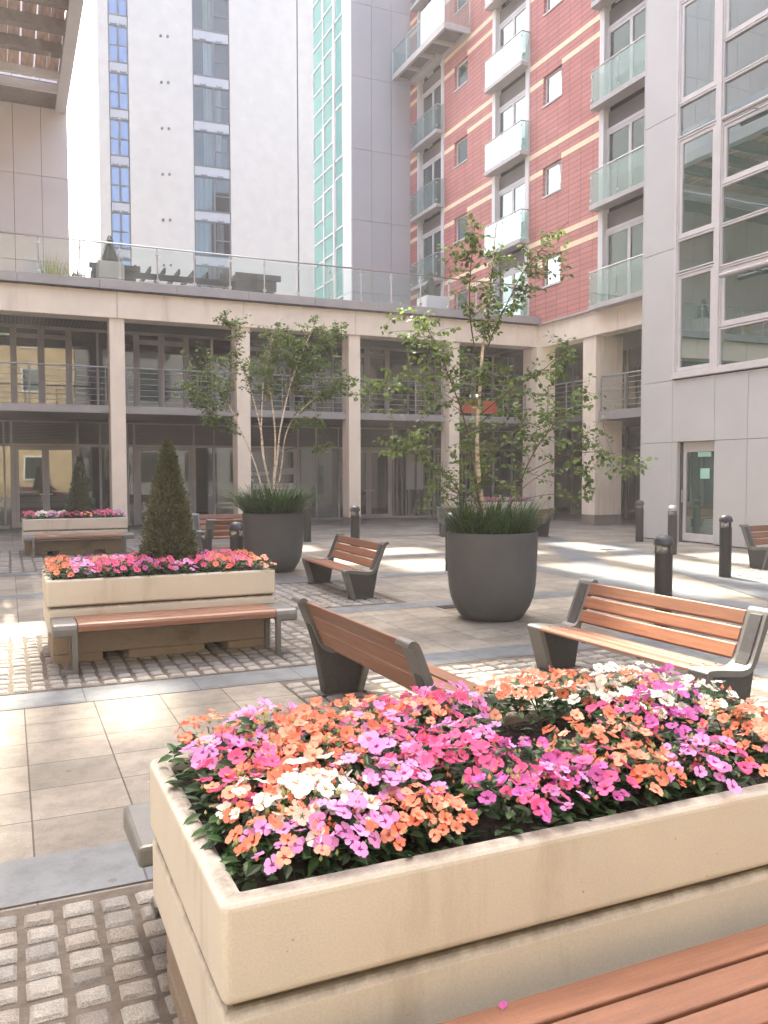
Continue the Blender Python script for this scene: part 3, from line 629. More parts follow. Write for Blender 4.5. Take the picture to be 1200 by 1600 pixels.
for y in (29.33, 31.33, 32.7, 34.07): p.tube([(15.64,y,zb+.2),(15.64,y,zb+1.24)], .02, 6)
p.build('handrail', STEEL, o, world=False)

# ------------------------------------------------------------------ silver grey panelled building on the right
GB = thing('grey_panel_building', 'silver grey panelled building with tall framed windows and a glazed door at its foot', 'building', (14.64, 8, 0))
XB = 14.64
b = MB()
def pan(y0, y1, z0, z1): b.box(XB, XB+.06, y0+.006, y1-.006, z0+.006, z1-.006)
levels = [3.87, 7.01, 10.15, 13.29, 16.43, 19.57, 22.7]
for z0, z1 in zip(levels, levels[1:]): pan(15.79, 16.86, z0, z1)
pan(15.79, 16.86, .02, 2.39); pan(15.79, 16.86, 2.39, 3.87)
yj = [15.79, 14.46, 13.52, 12.4, 11.3, 10.1, 8.9, 7.7, 6.5, 5.3, 4.1, 2.9, 1.7, .5, -.7, -1.9, -3.0]
for i, (a, c) in enumerate(zip(yj, yj[1:])):
    pan(c, a, 2.39, 3.87)
    if i > 0: pan(c, a, .02, 2.39)
b.box(XB, 17.4, 16.862, 16.90, .02, 22.7); b.build('wall_panel', METALPANEL, GB, .004)
b = MB(); b.box(XB+.07, XB+.10, -3, 14.45, 0, 3.9); b.box(XB+.07, XB+.10, 15.79, 16.85, 0, 22.6); b.box(XB+.07, XB+.1, 14.45, 15.79, 2.4, 3.9); b.box(XB+.35, XB+.4, -3, 16.8, 0, 22.6); b.box(XB+.1, XB+.35, 15.55, 15.785, 0, 2.38)
b.box(XB+.1, XB+.34, -3, 16.8, 22.4, 22.6); b.box(XB+.4, 24, 16.7, 16.85, 0, 22.6); b.build('core_wall', JOINT, GB)
b = MB(); b.box(XB+.0, XB+.3, 15.62, 15.785, .0, 2.385); b.build('door_reveal', METALPANEL, GB)
f = MB()
f.box(XB+.14, XB+.20, 15.47, 15.62, 0.03, 2.385); f.box(XB+.14, XB+.20, 14.465, 14.52, 0.03, 2.385); f.box(XB+.14, XB+.20, 14.52, 15.47, 2.15, 2.385); f.box(XB+.14, XB+.20, 14.52, 15.47, .03, .22)
o = f.build('door', PALEFRAME, GB, .005)
p = MB(); p.box(XB+.165, XB+.175, 14.52, 15.47, .22, 2.15); p.build('pane', MIRRORGLASS, o, world=False)
h = MB(); h.tube([(XB+.09,15.53,.95),(XB+.09,15.53,1.25)], .012, 6); h.box(XB+.09, XB+.14, 15.52, 15.54, .97, .99); h.box(XB+.09, XB+.14, 15.52, 15.54, 1.21, 1.23); h.build('handle', STEEL, o, world=False)
nn = MB(); nn.box(XB+.155, XB+.164, 14.74, 15.02, 1.52, 1.76); nn.build('notice', NOTICE, o, world=False)
nn = MB(); nn.box(XB+.155, XB+.164, 14.7, 15.1, 2.03, 2.14); nn.build('sticker', NOTICE, o, world=False)
def pane_frame(y0, y1, z0, z1, opening):
    f = MB(); e = .035
    f.box(XB-.02, XB+.08, y0, y0+e, z0, z1); f.box(XB-.02, XB+.08, y1-e, y1, z0, z1); f.box(XB-.02, XB+.08, y0+e, y1-e, z0, z0+e); f.box(XB-.02, XB+.08, y0+e, y1-e, z1-e, z1)
    if opening:
        k = .09
        f.box(XB+.0, XB+.07, y0+e+.006, y0+e+k, z0+e+.006, z1-e-.006); f.box(XB+.0, XB+.07, y1-e-k, y1-e-.006, z0+e+.006, z1-e-.006); f.box(XB+.0, XB+.07, y0+e+k, y1-e-k, z0+e+.006, z0+e+k); f.box(XB+.0, XB+.07, y0+e+k, y1-e-k, z1-e-k, z1-e-.006)
    o = f.build('window', PALEFRAME, GB, .004)
    p = MB(); p.box(XB+.035, XB+.045, y0+e, y1-e, z0+e, z1-e); p.build('pane', MIRRORGLASS, o, world=False)
for k in range(6):
    z = 4.03+3.14*k
    pane_frame(14.52, 15.70, z, z+2.33, True); pane_frame(14.52, 15.70, z+2.36, z+3.12, False)
    for (a, c) in ((12.2, 14.36), (9.9, 12.06), (6.5, 9.2)):
        pane_frame(a, c, z, z+.86, False); pane_frame(a, c, z+.88, z+2.20, True); pane_frame(a, c, z+2.22, z+3.12, False)
b = MB(); b.box(XB-.04, XB+.09, 14.37, 14.51, 4.0, 22.6); b.box(XB-.04, XB+.09, 12.07, 12.19, 4.0, 22.6); b.box(XB-.03, XB+.09, 15.71, 15.78, 3.9, 22.6); b.box(XB-.06, XB+.09, -3, 15.78, 3.90, 4.02); b.box(XB-.03, XB+.05, 9.21, 9.89, 4.02, 22.6); b.box(XB-.03, XB+.05, -3, 6.49, 4.02, 22.6)
b.build('mullion', PALEFRAME, GB, .004)
for zp in (5.98, 9.35, 12.5):
    b = MB(); b.tube([(14.40,14.12,zp),(14.40,6.5,zp)], .055, 14); b.lathe([(0,-.0)], 4) if False else None
    for y in (13.4, 11.0, 8.6): b.tube([(14.40,y,zp),(14.64,y,zp)], .02, 6)
    b.build('window_tube', PIPE, GB, smooth=True)

# ------------------------------------------------------------------ mid grey stair block at the corner
KB = thing('grey_corner_block', 'mid grey clad corner block with a strip of teal glazing on its left side', 'building', (15.4, 34.7, 6.9))
b = MB(); xs = [13.97, 14.9, 15.85, 16.80]; zl = [6.9, 9.61, 12.74, 15.80, 18.9, 22.0, 24.6]
for z0, z1 in zip(zl, zl[1:]):
    for a, c in zip(xs, xs[1:]): b.box(a+.008, c-.008, 34.70, 34.76, z0+.008, z1-.008)
b.build('wall_panel', BLOCKPANEL, KB)
b = MB()
for z0, z1 in zip(zl, zl[1:]): b.box(13.92, 13.97, 34.71, 35.62, z0+.008, z1-.008)
b.build('wall_panel', WHITEPANEL, KB)
b = MB(); b.box(14.02, 16.79, 34.77, 39.72, 6.9, 24.5); b.build('core_wall', JOINT, KB)
f = MB(); p = MB()
for y0, y1, cuts in ((35.72,36.72,(0,2.28,3.1)),(36.98,38.22,(0,1.0,2.15,3.1)),(38.32,39.7,(0,.95,2.1,3.1))):
    f.box(13.93, 14.01, y0-.10, y0, 6.9, 24.5)
    for k in range(6):
        z = 6.55+3.1*k
        for a, c in zip(cuts, cuts[1:]):
            f.box(13.94, 14.01, y0, y1, z+a-.04, z+a+.04)
            if c-a > 1.12:
                e = .07; f.box(13.92, 14.0, y0+.01, y0+e, z+a+.05, z+c-.05); f.box(13.92, 14.0, y1-e, y1-.01, z+a+.05, z+c-.05)
    p.box(13.985, 13.995, y0, y1, 6.9, 24.5)
f.box(13.90, 14.0, 36.74, 36.86, 6.9, 24.5)
o = f.build('window_strip', WHITETRIM, KB); p.build('pane', TEALGLASS, o, world=False)

# ------------------------------------------------------------------ tall white tower behind the terrace
WT = thing('white_tower', 'tall white rendered tower with two dark vertical strips of windows', 'tower block', (5.5, 55, 6.9))
TW, TH = 18.5, 45.0
stripA, stripB = (.62, 1.80), (5.68, 8.02)
b = MB()
for a, c in ((0, .62), (1.80, 5.68), (8.02, 12.45), (12.53, TW)):
    b.quad((a,0,0),(c,0,0),(c,0,TH),(a,0,TH)); b.quad((a,0,0),(a,.35,0),(a,.35,TH),(a,0,TH)); b.quad((c,0,0),(c,.35,0),(c,.35,TH),(c,0,TH))
b.quad((0,0,0),(0,12,0),(0,12,TH),(0,0,TH)); b.quad((TW,0,0),(TW,12,0),(TW,12,TH),(TW,0,TH)); b.quad((0,0,TH),(TW,0,TH),(TW,12,TH),(0,12,TH))
b.build('wall', RENDER, WT, world=False)
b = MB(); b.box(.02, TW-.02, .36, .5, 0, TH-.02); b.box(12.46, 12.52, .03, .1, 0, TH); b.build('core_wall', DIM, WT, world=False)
v = MB(); z = 0
def tower_strip(x0, x1, kind):
    for k in range(15):
        z0 = .20+2.82*k
        sp = MB(); sp.box(x0+.06, x1-.06, .07, .30, z0+2.24, z0+2.80); sp.build('spandrel', SPANDREL, WT, world=False)
        br = MB()
        for q in (.28, .72): br.box(x0+(x1-x0)*q-.18, x0+(x1-x0)*q+.18, .03, .069, z0+2.26, z0+2.30); br.box(x0+(x1-x0)*q-.18, x0+(x1-x0)*q-.15, .03, .069, z0+2.30, z0+2.36); br.box(x0+(x1-x0)*q+.15, x0+(x1-x0)*q+.18, .03, .069, z0+2.30, z0+2.36)
        br.build('bracket', ANTHRACITE, WT, world=False)
        f = MB(); mid = (x0+x1)/2 if kind == 'A' else x0+(x1-x0)*.56
        for a, c in ((x0, x0+.09), (mid-.06, mid+.06), (x1-.09, x1)): f.box(a, c, .06, .16, z0, z0+2.24)
        f.box(x0, x1, .055, .165, z0-.02, z0+.09); f.box(x0, x1, .055, .165, z0+2.15, z0+2.24)
        f.box(mid, x1, .065, .155, z0+1.02, z0+1.09)
        if kind == 'A': f.box(x0, mid, .065, .155, z0+1.02, z0+1.09)
        o = f.build('window', ANTHRACITE, WT, world=False)
        p = MB(); p.box(x0+.09, x1-.09, .115, .125, z0+.09, z0+2.15); p.build('pane', TOWERGLASS if kind == 'B' else GLASSA, o, world=False)
        q = MB(); wd = x1-x0
        def dr(a, c, amp):
            n = 14; vs = []; fs = []
            for i in range(n+1):
                t = i/n; vs += [(x0+wd*(a+(c-a)*t), .24+amp*math.sin(t*18), z0+.1), (x0+wd*(a+(c-a)*t), .24+amp*math.sin(t*18), z0+2.15)]
            for i in range(n): fs.append((2*i, 2*i+2, 2*i+3, 2*i+1))
            q.add(vs, fs)
        r = random.random()
        dr(.05, random.uniform(.3,.52), .02) if r < .8 else dr(.3, .55, .02)
        if random.random() < .4: dr(.62, random.uniform(.7, .94), .02)
        q.build('curtain', CURTAIN[random.choice((0,1,2,2,3,4))], o, world=False)
GLASSA = glass('painted_sky_glass', (.08, .18, .46), .12, 0.25, .01, (.6,.7,.8))  # reflected deep blue sky is painted into the body colour
TOWERGLASS = glass('tower_window_glass', (.03, .04, .05), .05, 0.82, .01, (.80, .86, .88), fres=.35)
tower_strip(*stripA, 'A'); tower_strip(*stripB, 'B')
b = MB()
for k in range(15):
    for dx in (0, .42):
        x, z = 3.75+dx, 2.2+2.82*k+(.04 if dx else 0)
        b.tube([(x,-.07,z),(x,.0,z)], .085, 8)
b.build('wall_vent', ANTHRACITE, WT, world=False)
WT.rotation_euler.z = R(-3.7)

# ------------------------------------------------------------------ beige building with projecting slatted balcony, left
LB = thing('beige_panel_building', 'beige panelled building with a slatted timber balcony jutting out overhead', 'building', (-3, 34, 6.9))
b = MB(); xs = [-9.2,-8.2,-7.3,-6.3,-5.4,-4.4,-3.5,-2.5,-1.5,-.55,.41,1.36,2.28]; zl = [6.9, 9.5, 12.62, 15.7, 18.8, 21.9, 25, 28, 31, 34]
for z0, z1 in zip(zl, zl[1:]):
    for a, c in zip(xs, xs[1:]): b.box(a+.008, c-.008, 34.0, 34.06, z0+.008, z1-.008)
    b.box(2.22, 2.28, 34.07, 44, z0+.008, z1-.008)
b.build('wall_panel', TANPANEL, LB)
b = MB(); b.box(-9.2, 2.21, 34.07, 44, 6.9, 34); b.build('core_wall', JOINT, LB)
b = MB(); zc = 15.0
b.box(1.86, 2.24, 21.0, 33.98, zc, zc+.42); b.box(-9, 1.86, 32.3, 32.42, zc+.02, zc+.30); b.box(-9, 1.86, 31.2, 31.30, zc+.02, zc+.30)
b.build('balcony_fascia', WHITETRIM, LB, .01)
b = MB()
for y in (21.8, 23.3, 24.85, 26.4, 27.95, 29.5): b.box(-9, 1.86, y-.16, y+.16, zc+.03, zc+.36)
b.box(-9, 1.86, 32.43, 33.98, zc+.1, zc+.4)
b.build('balcony_beam', BEAMWOOD, LB)
b = MB(); x = -9.0
while x < 1.8:
    wd = random.uniform(.30, .42); b.box(x, min(x+wd, 1.85), 21, 32.2, zc+.38+random.uniform(0,.01), zc+.42); x += wd+random.choice((.012,.012,.05))
b.build('balcony_boards', SOFFITWOOD, LB)
b = MB(); b.box(2.16, 2.24, 21, 33.9, zc+.42, zc+1.5); b.build('parapet', WHITEPANEL, LB)

# ------------------------------------------------------------------ buildings outside the frame that shade the court and show in the glass
OB = thing('opposite_apartment_building', 'red tiled apartment block with cream stripes across the court, seen in the window reflections', 'apartment building', (-9, 12, 0))
red_building(OB, -9.0, 1, 0.0, 33.5, 30, [(2.4,4.8),(9,11.4),(15.6,18),(22.2,24.6),(28.6,31)], [(6.4,7.4),(13,14),(19.6,20.6),(26,27)], 7, detail=False, zbot=3.2)
b = MB(); b.box(-12, -9.05, 0, 33.5, 0, 3.19); b.build('ground_storey', STONE, OB)
BB = thing('buff_brick_building', 'buff brick building with white windows closing the court, seen in the shop window reflections', 'building', (0, -9, 0))
b = MB(); b.box(-22, 4.5, -13, -9, 0, 17); b.build('wall', YELLOWBRICK, BB)
DB = thing('added_dark_block', 'unseen dark block added behind the court to darken the shop window reflections', 'building', (17, -9, 0))
b = MB(); b.box(4.6, 30, -14, -9.5, 0, 20); b.build('wall', DARKPANEL, DB)  # added out of view so the shop glass mirrors dark cladding, not sky
b = MB()
for k in range(6):
    for i in range(7): b.box(5.4+3.5*i, 7.9+3.5*i, -9.5, -9.44, 1+3.1*k, 3.2+3.1*k)
b.build('window', DARKGLASS, DB)
wf = MB(); wp = MB()
for k in range(5):
    for i in range(7):
        x = -20+3.5*i; z = 1.2+3.1*k
        wf.box(x, x+1.5, -9.0, -8.93, z, z+1.7); wp.box(x+.1, x+1.4, -8.93, -8.92, z+.1, z+1.6)
o = wf.build('window_frame', WHITETRIM, BB); wp.build('pane', DARKGLASS, BB)
# unseen gobo added above the tower: its holes shape the sun patches in the court
def sun_plane(xg, yg, Y=55.0):
    t = (Y-yg); return xg+t*math.tan(R(SUN_HEAD)), t/math.cos(R(SUN_HEAD))*math.tan(R(SUN_EL))
CR = thing('sun_gobo', 'unseen pierced screen added above the white tower to shape the sun patches', 'sun gobo', (12, 55, 45))
HOLES = []
def hole(x0, x1, y0, y1):           # lit patch wanted on the paving (xg range, yg range)
    a, zt = sun_plane(x0, y0); c, _ = sun_plane(x1, y0); a2, zb = sun_plane(x0, y1); c2, _ = sun_plane(x1, y1)
    HOLES.append(((a+a2)/2, (c+c2)/2, zb, zt))
hole(6.3, 7.6, 12.6, 14.6); hole(6.9, 8.3, 15.6, 17.0); hole(7.0, 9.2, 18.3, 20.6)
hole(8.6, 9.6, 8.3, 12.8); hole(9.2, 10.3, 14.4, 17.0); hole(9.9, 11.2, 17.8, 20.8)
hole(10.4, 11.6, 9.0, 13.4); hole(11.3, 12.4, 14.2, 16.6); hole(12.2, 13.6, 11.0, 13.2); hole(12.0, 14.2, 17.6, 19.6)
hole(2.6, 4.0, 4.7, 6.4); hole(3.95, 5.7, 3.3, 5.1); hole(.55, 1.0, 5.5, 6.9)
hole(5.0, 6.2, 17.0, 18.6); hole(5.2, 6.3, 14.2, 15.6)
x0c, x1c, z0c, z1c = 5.0, 24.0, 44.9, 92.0
b = MB(); xs = sorted({x0c, x1c, *[h[0] for h in HOLES], *[h[1] for h in HOLES]}); zs = sorted({z0c, z1c, *[h[2] for h in HOLES], *[h[3] for h in HOLES]})
for d, e in zip(zs, zs[1:]):
    run = None
    for a, c in zip(xs, xs[1:]):
        m = ((a+c)/2, (d+e)/2); solid = not any(h[0] < m[0] < h[1] and h[2] < m[1] < h[3] for h in HOLES)
        if solid: run = [a, c] if run is None else [run[0], c]
        if (not solid or c == xs[-1]) and run: b.box(run[0], run[1], 54.9, 55.1, d, e); run = None
b.build('gobo_panels', SPANDREL, CR)

# ------------------------------------------------------------------ the hazy summer air in the court
hm = bpy.data.materials.new('summer_haze'); hm.use_nodes = True; ht = hm.node_tree; ht.nodes.clear()
ho = N(ht, 'ShaderNodeOutputMaterial'); hv = N(ht, 'ShaderNodeVolumePrincipled'); hv.inputs['Color'].default_value = (.96, .93, .90, 1)
hv.inputs['Density'].default_value = HAZE; hv.inputs['Anisotropy'].default_value = 0.2; L(ht, hv.outputs[0], ho.inputs['Volume'])
b = MB(); b.box(-60, 60, -40, 110, -1, 94); hz = b.build('haze', hm); hz['kind'] = 'stuff'

# ------------------------------------------------------------------ terrace things
def cone_tree(name, label, loc, h, r, matl, n, group=None):
    t = thing(name, label, 'topiary', loc, 0, group)
    vs = []; fs = []
    for i in range(n):
        u = random.random()**1.25; z = h*u; rr = r*(1-u)**.85*(1+.10*math.sin(9*u*6+i*.01))+.02
        a = random.uniform(0, 2*math.pi); rad = rr*math.sqrt(random.uniform(.25, 1))*(1+random.gauss(0, .06)) ; s = random.uniform(.012, .032)*(h/1.25)
        c = Vector((rad*math.cos(a), rad*math.sin(a), z*.985+random.uniform(-.02,.03)))
        d = Vector((math.cos(a), math.sin(a), random.uniform(.3, 1.6))).normalized(); sd = d.cross(Vector((random.gauss(0,1),random.gauss(0,1),random.gauss(0,1)))).normalized()
        o = len(vs); vs += [c-sd*s*.42, c+d*s*.6+sd*s*.3, c+d*s*1.7, c+d*s*.7-sd*s*.3]; fs.append((o, o+1, o+2, o+3))
    f = raw('foliage', vs, fs, None, [matl], t)
    b = MB(); b.tube([(0,0,-.1),(0,0,h*.85)], [.035,.008], 7); b.build('stem', TWIG, t, world=False)
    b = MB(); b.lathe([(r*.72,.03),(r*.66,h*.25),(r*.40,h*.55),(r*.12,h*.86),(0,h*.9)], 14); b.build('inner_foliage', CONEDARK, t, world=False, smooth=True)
    return t
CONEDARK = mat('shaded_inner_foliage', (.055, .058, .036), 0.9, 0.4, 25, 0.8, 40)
def small_planter(label, x0, x1, y0, y1, z0, h, m, group=None):
    t = thing('terrace_planter', label, 'planter', ((x0+x1)/2, (y0+y1)/2, z0), 0, group)
    b = MB(); b.box(x0, x1, y0, y1, z0+h*.52, z0+h); b.box(x0+.02, x1-.02, y0+.02, y1-.02, z0+h*.47, z0+h*.52); b.box(x0, x1, y0, y1, z0, z0+h*.47); b.build('planter_box', m, t, .02)
    return t
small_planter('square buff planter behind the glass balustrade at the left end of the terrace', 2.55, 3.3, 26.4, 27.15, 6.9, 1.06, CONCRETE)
cone_tree('topiary_cone', 'dark clipped cone in the buff planter at the left of the terrace', (2.93, 26.78, 7.92), .86, .34, BOXLEAF, 2600)
small_planter('white square planter behind the glass balustrade near the red building', 13.5, 14.42, 26.6, 27.4, 6.9, .98, WHITEPANEL)
cone_tree('topiary_cone', 'small clipped dark cone in the white planter near the red building', (13.85, 26.95, 7.84), .92, .30, BOXLEAF, 2400)
PG = thing('timber_pergola', 'long dark timber pergola with pale slats on the terrace behind the balustrade', 'pergola', (6.2, 32, 6.9))
b = MB(); b.box(4.2, 9.6, 31.9, 32.0, 8.74, 8.95); b.box(4.2, 9.6, 34.3, 34.4, 8.80, 9.0)
b.build('beam', TIMBER, PG)
b = MB(); x = 4.3
while x < 9.6: b.box(x, x+.06, 31.6, 34.6, 8.951, 9.14); x += .52
b.build('rafter', TIMBER, PG)
b = MB(); b.box(2.9, 4.35, 31.7, 33, 8.55, 9.02); b.box(2.75, 4.5, 31.6, 31.68, 8.9, 9.1); b.box(3.9, 4.2, 31.8, 32.1, 6.9, 8.55); b.build('end_frame', TIMBER, PG)
b = MB(); b.box(7.95, 9.45, 31.2, 32.4, 8.55, 9.0); b.box(7.85, 9.6, 31.1, 31.18, 8.9, 9.12); b.box(8.9, 9.2, 31.5, 31.8, 6.9, 8.55); b.build('end_frame', TIMBER, PG)
b = MB(); x = 4.5
while x < 8: b.box(x, x+.36, 32.2, 34.2, 8.66, 8.70); x += .46
b.build('slat_panel', WHITETRIM, PG)
b = MB(); b.tube([(8.3,26.0,7.15),(8.5,26.0,7.28),(9.6,26.0,7.28),(9.6,26,6.9)], .02, 8); b.tube([(9.6,26.0,7.28),(12.4,26.0,7.2)], .015, 8); b.tube([(12.4,26.0,7.2),(12.4,26.0,6.9)], .015, 8)
tag(b.build('terrace_rail', STEEL), 'low bent steel tube rail on the terrace behind the glass', 'rail')
def blades(n, r0, hl, w, spread, droop, zb=0.0, rmin=0.0):
    vs = []; fs = []
    for i in range(n):
        a = random.uniform(0, 2*math.pi); rr = r0*math.sqrt(random.uniform(rmin, 1)); base = Vector((rr*math.cos(a), rr*math.sin(a), zb))
        a2 = a+random.gauss(0, .7); d = Vector((math.cos(a2), math.sin(a2), 0)); ln = hl*random.uniform(.6, 1.15); sp = spread*random.uniform(.3, 1.2)*(.35+.65*rr/max(r0, 1e-3)); dr = droop*random.uniform(.3, 1.3)
        sd = Vector((-d.y, d.x, 0)).normalized(); o = len(vs); ns = 5
        for k in range(ns+1):
            t = k/ns; p = base+d*(sp*ln*t*(1+.4*t))+Vector((0,0, ln*(t-dr*t*t*.62))); ww = w*(1-t**1.6)*.5+.0006
            vs += [p-sd*ww, p+sd*ww]
        for k in range(ns): fs.append((o+2*k, o+2*k+1, o+2*k+3, o+2*k+2))
    return vs, fs
t = thing('terrace_reeds', 'yellow green reedy plant behind the balustrade at the left', 'plant', (1.3, 26.2, 6.95))
vs, fs = blades(160, .35, 1.0, .02, .25, .2); raw('foliage', vs, fs, None, [REEDLEAF], t)
t = thing('terrace_shrub', 'low dark potted shrub beside the yellow reeds on the terrace', 'plant', (1.95, 26.1, 6.95))
b = MB(); b.lathe([(.16,0),(.25,.22),(.25,.26),(.2,.26),(.2,.22),(0,.21)], 14); b.build('pot', POT, t, world=False)
vs, fs = blades(120, .22, .6, .02, .4, .4, .22); raw('foliage', vs, fs, None, [GRASSLEAF], t)

# ------------------------------------------------------------------ benches
def slat(b, y0, z0, y1, z1, x0, x1, th, gap=.012, r=.010):
    d = Vector((0, y1-y0, z1-z0)); ln = d.length; d /= ln; n = Vector((0, -d.z, d.y)); a = Vector((0, y0, z0))+d*gap/2; e = Vector((0, y1, z1))-d*gap/2
    p = [a+d*r*.3+n*-r, a+d*r, e-d*r, e-d*r*.3+n*-r, e-n*th, a-n*th]
    b.extr([(q.y, q.z) for q in p], x0, x1)
FPATH = [(-.175,.012),(-.205,.12),(-.262,.315),(-.285,.375),(-.278,.392),(-.255,.403),(-.15,.395),(.0,.375),(.06,.372),(.105,.385),(.135,.42),(.17,.50),(.235,.66),(.265,.735),(.285,.757),(.312,.762),(.335,.748),(.34,.725)]
def curve_refine(P, it=2):
    for _ in range(it):
        Q = [P[0]]
        for a, c in zip(P, P[1:]): Q += [(a[0]*.75+c[0]*.25, a[1]*.75+c[1]*.25), (a[0]*.25+c[0]*.75, a[1]*.25+c[1]*.75)]
        P = Q+[P[-1]]
    return P
def make_bench(Ln, label, group):
    t = thing('park_bench', label, 'bench', (0,0,0), 0, group); path = curve_refine(FPATH); h = Ln/2
    for s in (-1, 1):
        x0, x1 = sorted((s*h, s*(h-.165)))
        b = MB(); b.ribbon(path, .042, x0, x1); o = b.build('end_frame', CAST, t, .006, world=False, smooth=False)
        q0, q1 = sorted((s*(h-.03), s*(h-.135)))
        b = MB(); b.extr([(-.165,.02),(-.198,.12),(-.25,.31),(-.262,.37),(-.15,.365),(.0,.345),(.085,.347),(.15,.47),(.215,.63),(.255,.725),(.275,.72),(.225,.5),(.185,.36),(.125,.02)], q0, q1); b.build('leg_panel', CASTDARK, o, .008, world=False)
        b = MB(); b.box(x0-.005, x1+.005, -.20, .165, .0, .022); b.build('foot_plate', CASTDARK, o, .006, world=False)
    x0, x1 = -h+.166, h-.166
    b = MB(); seat = [(-.262,.404),(-.145,.3965),(-.02,.379),(.088,.378)]
    b.extr([(-.286,.372),(-.281,.388),(-.268,.400),(-.25,.4045),(-.155,.3985),(-.155,.372),(-.262,.372)], x0, x1)
    slat(b, -.150,.398, -.032,.3815, x0, x1, .028); slat(b, -.030,.381, .078,.375, x0, x1, .028)
    b.build('seat', WOOD, t, .004, world=False)
    b = MB(); p = [(.122,.408),(.172,.522),(.218,.632),(.266,.745)]
    for a, c in zip(p, p[1:]): slat(b, a[0], a[1], c[0], c[1], x0, x1, .026, .011)
    b.build('backrest', WOODB, t, .005, world=False)
    b = MB()
    for xx in (x0+.045, x1-.045):
        for yy, zz in ((-.21,.4035),(-.09,.3915),(.025,.381)): b.lathe([(0,zz-.004),(.008,zz-.003),(.008,zz+.0015),(0,zz+.003)], 8, xx, yy)
    b.build('bolt', CASTDARK, t, world=False)
    b = MB(); b.box(-.05-h+.2, h-.2+.05, -.06, -.02, .335, .345)
    for xx in (-.3, .3): b.box(xx-.02, xx+.02, -.24, .07, .352, .362)
    b.build('seat_support', CASTDARK, t, world=False)
    return t
gb = 'curved wooden benches with cast metal ends'
B0 = make_bench(1.93, 'wooden bench with a sunlit patch on its seat, right of the bare charcoal pot', gb); B0.location = (4.30,5.01,0); B0.rotation_euler.z = 4.755
note_tree(B0)
def bench(label, x, y, rot): c = copy_tree(B0); c.location = (x, y, 0); c.rotation_euler.z = rot; c['label'] = label; return c
bench('wooden bench seen from behind, just past the nearest flower planter', 2.28, 5.06, 1.592)
bench('wooden bench facing left between the two large charcoal pots', 4.285, 11.13, 4.687)
bench('wooden bench cut off by the photo edge beside the grey panelled building', 12.62, 10.62, R(4))
bench('wooden bench seen from behind, half hidden by the tall grassy birch pot', 4.53, 17.0, R(182))
bench('far wooden bench showing only its top slats above the bench in front of it', 4.72, 18.78, R(0))
bench('far wooden bench with its left end showing, behind the bare charcoal pot', 11.28, 19.4, R(-14))
bench('far wooden bench with its right end showing, in front of the far flower planter', 11.9, 18.15, R(196))
def make_planter_bench(label, group):
    """backless bench, length along x, front towards -y, origin at left end on the ground"""
    t = thing('planter_bench', label, 'bench', (0,0,0), 0, group); Lb = 2.10
    for s in (0, 1):
        x0 = 0 if s == 0 else Lb-.2; b = MB()
        prof = [(.0,.39),(.0,.33),(.02,.325),(.43,.36),(.43,.435),(.05,.435),(.015,.425)]
        b.extr(prof, x0, x0+.2); o = b.build('end_cap', CAST, t, .014, world=False)
        b = MB(); lx = .155 if s == 0 else Lb-.2
        b.extr([(.0,.36),(.012,.0),(.05,.0),(.07,.34)], lx, lx+.045); fx = (lx-.085, lx) if s == 0 else (lx+.045, lx+.10)
        b.box(fx[0], fx[1], .0, .09, .0, .05); b.build('leg', CAST, o, .006, world=False)
        b = MB(); b.box(lx, lx+.045, .38, .42, 0, .36); b.build('rear_leg', CAST, o, .006, world=False)
    b = MB()
    prof0 = [(.0,.365),(.002,.405),(.014,.424),(.04,.434),(.105,.434),(.105,.40),(.03,.385)]
    b.extr(prof0, .202, Lb-.202)
    for k in range(3): b.extr([(.117+.105*k,.405),(.117+.105*k,.431),(.121+.105*k,.435),(.205+.105*k,.435),(.210+.105*k,.431),(.210+.105*k,.405)], .202, Lb-.202)
    b.build('seat', WOOD, t, .003, world=False)
    b = MB(); b.box(.2, Lb-.2, .05, .10, .35, .385); b.box(.2, Lb-.2, .32, .37, .35, .385); b.build('seat_support', CASTDARK, t, world=False)
    return t
gp = 'backless benches along the stone planters'
PB0 = make_planter_bench('backless wooden bench in front of the middle planter with the brown cone tree', gp); PB0.location = (.30, 7.34, 0)
note_tree(PB0)
def pbench(label, x, y, rot=0):
    c = copy_tree(PB0); c.location = (x, y, 0); c.rotation_euler.z = rot; c['label'] = label; return c
pbench('backless wooden bench filling the bottom right corner in front of the nearest planter', .36, 1.225)
pbench('backless bench behind the nearest planter, only its grey end cap showing', 2.47, 3.27, math.pi)
pbench('backless wooden bench in front of the far left flower planter', .25, 17.95)
pbench('backless bench in front of the far right flower planter behind the tree', 13.3, 22.0)

